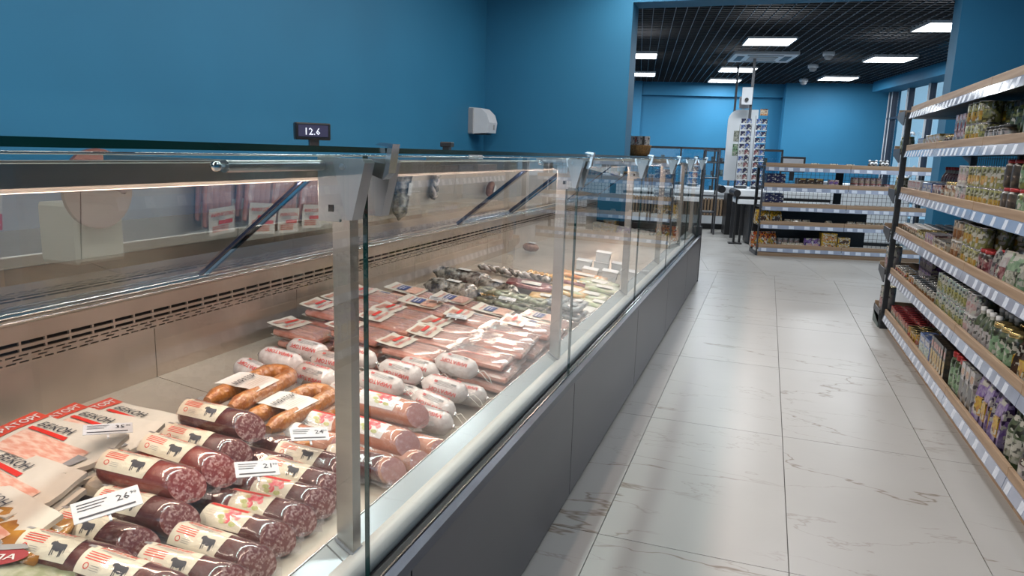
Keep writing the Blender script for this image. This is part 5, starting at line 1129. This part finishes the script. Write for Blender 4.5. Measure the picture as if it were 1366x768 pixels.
# bacon packs
def bacon():
    L, Wd = .255, .155
    def sheet(off, s=1):
        gg = []
        for i in range(11):
            for j in range(7):
                x = -L / 2 + L * i / 10; y = -Wd / 2 + Wd * j / 6
                z = .006 * math.sin(i * .55 + .4) * math.sin(j * .6 + .3) + .014 * max(0, i / 10 - .82) * math.cos(j) * 3 + off
                gg.append((x, y, z))
        return gg
    F = [(i * 7 + j, i * 7 + 7 + j, i * 7 + 8 + j, i * 7 + j + 1) for i in range(10) for j in range(6)]
    up = sheet(.006); lo = sheet(-.004); b = MB(); b.add(up + lo, F + [tuple(77 + k for k in reversed(f)) for f in F], 0, True)
    edge = [i * 7 for i in range(11)] + [70 + j for j in range(1, 7)] + [i * 7 + 6 for i in range(9, -1, -1)] + [j for j in range(5, 0, -1)]
    b.add([up[k] for k in edge] + [lo[k] for k in edge], [tuple(reversed((i, (i + 1) % len(edge), len(edge) + (i + 1) % len(edge), len(edge) + i))) for i in range(len(edge))])
    def fn(u, v, h=.0072):
        fi, fj = (u + L / 2) / L * 10, (v + Wd / 2) / Wd * 6
        z = .006 * math.sin(fi * .55 + .4) * math.sin(fj * .6 + .3) + .014 * max(0, fi / 10 - .82) * math.cos(fj) * 3 + .0006
        return (u, v, z + h)
    def patch(u0, v0, u1, v1, h=.0072, n=6):
        m_ = MB(); g = [fn(u0 + (u1 - u0) * i / n, v0 + (v1 - v0) * j / n, h) for i in range(n + 1) for j in range(n + 1)]
        return m_.add(g, [(i * (n + 1) + j, i * (n + 1) + n + 1 + j, i * (n + 1) + n + 2 + j, i * (n + 1) + j + 1) for i in range(n) for j in range(n)], 0, True)
    band = patch(-L / 2 + .001, -Wd / 2 + .001, -L / 2 + .042, Wd / 2 - .001)
    lt = MB(); put_text(lt, 'МИРАТОРГ', .019, lambda u, v: fn(-L / 2 + .033 - v, -Wd / 2 + .008 + u, .0086), 0, 0, width=.140)
    bt = MB(); put_text(bt, 'БЕКОН', .021, lambda u, v: fn(-.070 + u, .030 + v, .0086), 0, 0, width=.085, shear=.1)
    rb = patch(-.072, .012, .022, .024, .0080); mp = patch(-.070, -.068, .095, .008, .0076)
    sm = MB(); sm.add([fn(.085, -.05, .0084), fn(.108, -.05, .0084), fn(.108, -.01, .0084), fn(.085, -.01, .0084)], [(0, 1, 2, 3)])
    T2['bacon'] = dict(parts=[], sub=('pouch', b.mesh('pouch', 'packpaper'), [('red_band', *band.mesh('red_band', 'band')), ('brand_lettering', *lt.mesh('brand_lettering', 'paper')), ('title_lettering', *bt.mesh('title_lettering', 'ink')), ('red_bar', *rb.mesh('red_bar', 'red')), ('bacon_picture', *mp.mesh('bacon_picture', 'bacon')), ('small_print', *sm.mesh('small_print', 'greyink'))]))
bacon()
for k, (x, y, h, rz, le, l) in enumerate([
    (-1.365, 1.215, .052, .03, .06, 'farthest bacon pack of the shingled row, beside the top salami'), (-1.360, 1.120, .070, .06, .10, 'second bacon pack from the far end of the shingled row'), (-1.345, 1.010, .088, .05, .12, 'third bacon pack, with the small price card lying on it'),
    (-1.335, 1.000, .066, .02, .10, 'bacon pack directly under the one with the price card'), (-1.335, .990, .048, -.04, .08, 'lower bacon pack in the stack under the price card'),
    (-1.310, .885, .075, -.06, .12, 'bacon pack lying in front of the price-carded stack'), (-1.300, .875, .052, -.10, .10, 'bacon pack beneath the one before the price-carded stack'), (-1.245, .790, .068, -.18, .10, 'near bacon pack at the left edge, its rolled corner towards the salami'), (-1.24, .78, .045, -.14, .08, 'bottom bacon pack at the left edge, curled corner showing'), (-1.36, 1.20, .030, .0, .03, 'bottom bacon pack under the far end of the shingled row'), (-1.35, 1.10, .036, .0, .03, 'bottom bacon pack under the second from the far end')]):
    place('bacon', 'bacon_pack', l, 'pack', None, (x, y, on(x, h)), rz, .10, lean=le)

# mixed meat pack at the near left corner
t = thing('meat_pack', 'amber and green meat pack with a red oval badge at the near left corner', 'pack', (-1.115, .745, on(-1.115, .055)), (0.1, .14, .35))
def wav(u0, v0, u1, v1, z, n=6, amp=.006):
    m_ = MB(); g = []
    for s in (0, 1):
        g += [(u0 + (u1 - u0) * i / n, v0 + (v1 - v0) * j / n, z - s * .018 + amp * math.sin(i * 1.3 + j * .9) * (1 if s == 0 else .3)) for i in range(n + 1) for j in range(n + 1)]
    k = (n + 1) ** 2; F = [(i * (n + 1) + j, i * (n + 1) + n + 1 + j, i * (n + 1) + n + 2 + j, i * (n + 1) + j + 1) for i in range(n) for j in range(n)]
    E = [i * (n + 1) for i in range(n + 1)] + [n * (n + 1) + j for j in range(1, n + 1)] + [i * (n + 1) + n for i in range(n - 1, -1, -1)] + [j for j in range(n - 1, 0, -1)]
    return m_.add(g, F + [tuple(k + q for q in reversed(f)) for f in F] + [tuple(reversed((E[i], E[(i + 1) % len(E)], k + E[(i + 1) % len(E)], k + E[i]))) for i in range(len(E))], 0, True)
wav(-.12, -.01, .05, .11, .012).build('smoked_half', mat('amber_smoked', (.50, .24, .03), .25, coat=.8, c2=(.30, .12, .02), ns=30, bump=.5, bs=40), t)
wav(-.10, -.12, .13, .0, .010).build('pouch', 'greenp', t)
bd_ = MB().add([(-.01 + .048 * math.cos(a), -.02 + .024 * math.sin(a) + .3 * .048 * math.cos(a), .022) for a in [i * PI / 12 for i in range(24)]], [tuple(range(24))]).build('badge', mat('dark_red_badge', (.28, .03, .035), .35, n=.1), t)
lt = MB(); put_text(lt, 'ПАПА', .014, lambda u, v: (-.045 + u, -.040 + v + .3 * u, .0232), 0, 0, width=.07); o = lt.build('lettering', 'paper', bd_); o.location = Vector(o.location) - Vector(bd_.location)
o = MB().add([(-.03, .005, .0232), (.02, .02, .0232), (.03, .010, .0232), (-.02, -.008, .0232)], [(0, 3, 2, 1)]).build('grey_picture', 'greyink', bd_); o.location = Vector(o.location) - Vector(bd_.location)

# price cards
def card(x, y, z, rz, tl, le, label, w=.085, h=.05, big='26'):
    t = thing('price_card', label, 'price card', (x, y, z), (le, tl, rz))
    c = MB().bbox(-w / 2, -h / 2, 0, w / 2, h / 2, .0015, .0008).build('card', 'cardw', t)
    m_ = MB(); put_text(m_, big, h * .30, lambda u, v: (u, v, .0021), w * .14, -h * .02)
    put_text(m_, '90', h * .14, lambda u, v: (u, v, .0021), w * .36, h * .14)
    for k in range(3): m_.add([(-w * .42, h * (.28 - .14 * k), .0021), (w * (.02 - .05 * k), h * (.28 - .14 * k), .0021), (w * (.02 - .05 * k), h * (.32 - .14 * k), .0021), (-w * .42, h * (.32 - .14 * k), .0021)], [(0, 1, 2, 3)])
    m_.add([(-w * .42, -h * .36, .0021), (w * .40, -h * .36, .0021), (w * .40, -h * .28, .0021), (-w * .42, -h * .28, .0021)], [(0, 1, 2, 3)])
    o = m_.build('print', 'ink', c); o.location = Vector(o.location) - Vector(c.location)
    MB().box(-.002, -h / 2 - .012, -.004, .002, 0, -.001).build('clip', 'white', t)
card(-1.020, .858, .612, .95, -.10, .30, 'large tilted price card reading 26 standing among the near salami', .105, .052)
card(-1.235, 1.055, .642, .85, .10, .12, 'price card lying on the third bacon pack', .09, .045, '35')
card(-.925, 1.128, .580, .80, .10, .25, 'price card lying on the middle berry-labelled salami', .085, .05, '21')
card(-.93, 1.315, .584, .75, .10, .25, 'price card on the cow-labelled salami by the post', .085, .05, '24')
card(-1.05, 2.42, .618, .3, .12, .1, 'price card on the outer middle sausage trays', .075, .045, '16')
card(-1.20, 2.58, .640, .3, .12, .1, 'price card on the inner middle trays before the navy packs', .075, .045, '18')
card(-1.02, 2.90, .600, .2, .12, .1, 'price card on the navy-labelled packs', .075, .045, '19')
card(-.690, 4.55, .5135, .2, .0, .0, 'nearer of two white cards on the inner counter ledge', .07, .05, '12')
card(-.690, 5.15, .5135, .2, .0, .0, 'farther of two white cards on the inner counter ledge', .07, .05, '14')

# cheeses and smoked goods farther along
def bundle(name, label, cat, x, y, h, m_, L=.22, r=.045, rz=0.0, n=7, seed=1, k3='film'):
    rr = random.Random(seed); t = thing(name, label, cat, (x, y, on(x, h)), (0, .12, rz))
    prof = [(.004, -L / 2 - .02), (r * .35, -L / 2 - .004), (r * .8, -L / 2 + .012)] + [(r * (1 + rr.uniform(-.10, .08)), -L / 2 + .03 + (L - .06) * i / n) for i in range(n + 1)] + [(r * .8, L / 2 - .012), (r * .35, L / 2 + .004), (.004, L / 2 + .02)]
    MB().lathe(prof, 12, axis='x').build('wrapped_piece', m_, t); MB().bbox(-.03, -.02, r * .98, .035, .02, r * 1.03, .001).build('paper_label', 'paper', t)
bundle('smoked_roll', 'silvery black wrapped roll lying beside the navy-labelled packs', 'cheese', -1.37, 3.10, .045, 'smokedk', .26, .05, .05)
bundle('smoked_roll', 'dark braided roll at the back wall behind the silvery black roll', 'cheese', -1.45, 3.42, .045, 'smokedk', .30, .042, .1, seed=4)
bundle('smoked_roll', 'dark wrapped roll with pale patches just in front of the braided rope', 'cheese', -1.24, 3.36, .04, 'smokedk', .24, .04, -.2, seed=6)
def braid(label, x, y, h, m1, m2, L=.36, rz=0.0):
    t = thing('cheese_braid', label, 'cheese', (x, y, on(x, h)), (0, .12, rz))
    for s in range(3):
        p = [(-L / 2 + L * i / 24, .022 * math.sin(i * .9 + s * 2.094), .010 * math.sin(2 * (i * .9 + s * 2.094))) for i in range(25)]
        MB().tube(p, .012, 8).build('strand', [m1, m2, m1][s], t)
braid('black and white braided cheese rope behind the wrapped rolls', -1.32, 3.86, .03, 'smokedk', 'chubw', .42, .1)
braid('yellow braided cheese rope lying beside the green packs', -1.19, 3.20, .03, 'cheeseyel', 'cheeseyel', .26, .5)
braid('yellow cheese braid behind the maroon meat pieces', -1.1, 3.95, .03, 'cheeseyel', 'cheeseyel', .34, .0)
def pack(name, label, cat, x, y, h, m_, sx, sy, sz, rz=0.0, grp=None, lblm='paper'):
    t = thing(name, label, cat, (x, y, on(x, h)), (0, .12, rz), grp)
    wav(-sx / 2, -sy / 2, sx / 2, sy / 2, sz, 5, .004).build('pack_body', m_, t); MB().bbox(-sx * .2, -sy * .25, sz + .004, sx * .25, sy * .2, sz + .0055, .0008).build('paper_label', lblm, t)
pack('cheese_pack', 'long orange pack at the far side of the cheeses', 'pack', -1.00, 4.18, .01, 'cheeseor', .30, .16, .03, .1)
pack('cheese_pack', 'pale orange pack right of the maroon meat', 'pack', -.95, 3.72, .01, 'cheeseyel', .22, .2, .03, -.1)
pack('cheese_pack', 'pale orange pack between the green and grey packs', 'pack', -1.0, 3.42, .01, 'cheeseyel', .16, .14, .035, .2)
pack('meat_piece', 'maroon vacuum-packed meat piece in the middle of the cheeses', 'pack', -1.15, 3.62, .01, 'maroon', .24, .18, .035, .2)
pack('meat_piece', 'red and maroon vacuum pack right of the maroon piece', 'pack', -.92, 3.95, .01, 'maroon', .26, .12, .03, .1)
pack('cheese_pack', 'flat pale pack lying under the leafy packs by the lip', 'pack', -.80, 3.45, .0, 'paper', .16, .22, .012, 0)
for k in range(12):
    u = k % 4; r_ = (k // 4) % 2; la = k // 8
    pack('small_green_pack', 'small olive-green pack, %s from the back, %s row%s' % (ordn[u], 'near' if r_ == 0 else 'far', ' on top' if la else ''), 'pack', -1.20 + .085 * u, 3.12 + .085 * r_, .012 + la * .045, 'greenp', .078, .075, .035, .05 * math.sin(k), 'green packs', 'greenp')
for k in range(8):
    u = k % 2; r_ = (k // 2) % 2; la = k // 4
    pack('small_grey_pack', 'small grey-blue pack by the lip, %s column, %s row, %s layer' % ('inner' if u == 0 else 'outer', 'near' if r_ == 0 else 'far', 'lower' if la == 0 else 'upper'), 'pack', -.885 + .09 * u, 3.17 + .10 * r_, .012 + la * .045, 'greyp', .082, .09, .035, .04 * math.sin(k), 'grey packs', 'greyp')
for k, (x, y, h, l) in enumerate(((-.84, 3.72, .01, 'nearest pale green leafy pack by the lip'), (-.80, 3.86, .03, 'middle pale green leafy pack by the lip'), (-.86, 4.02, .02, 'farthest pale green leafy pack'), (-.76, 3.62, .0, 'low pale green pack touching the lip'))):
    pack('leafy_pack', l, 'pack', x, y, h, 'limep', .2, .16, .03, .2 * math.sin(k * 2))
tb = [(-1.08, 4.55, 0, 'white square tub at the left of the tub group'), (-.98, 4.62, 0, 'white square tub, second from the left, far row'), (-.88, 4.70, 0, 'white square tub at the far right of the group'), (-.98, 4.30, 0, 'near white square tub with price sticker'), (-.87, 4.36, 0, 'white square tub right of the near one'), (-.78, 4.50, 0, 'rightmost white square tub by the lip'), (-.97, 4.62, 1, 'white square tub standing on another in the far row')]
for x, y, la, l in tb:
    t = thing('square_tub', l, 'tub', (x, y, on(x, .004 + la * .066)), (0, .12, .1))
    MB().prism([(-.042, 0), (.042, 0), (.047, .055), (-.047, .055)], 'y', -.045, .045).build('tub', 'white2', t); MB().bbox(-.050, -.049, .055, .050, .049, .063, .003).build('lid', 'white', t); MB().box(.0446, -.02, .015, .0475, .02, .045).build('sticker', 'blackl', t)
t = thing('meat_chunk', 'brown meat chunk with a white tag against the back wall at the far end', 'meat', (-1.50, 4.72, on(-1.5, .045)), (0, .1, .4)); MB().lathe([(.01, -.055), (.025, -.04), (.032, 0), (.025, .04), (.01, .055)], 10, axis='x').build('chunk', mat('brown_meat', (.20, .09, .05), .4, c2=(.3, .16, .1), ns=40), t); MB().box(-.02, -.02, .031, .03, .02, .034).build('paper_tag', 'paper', t)
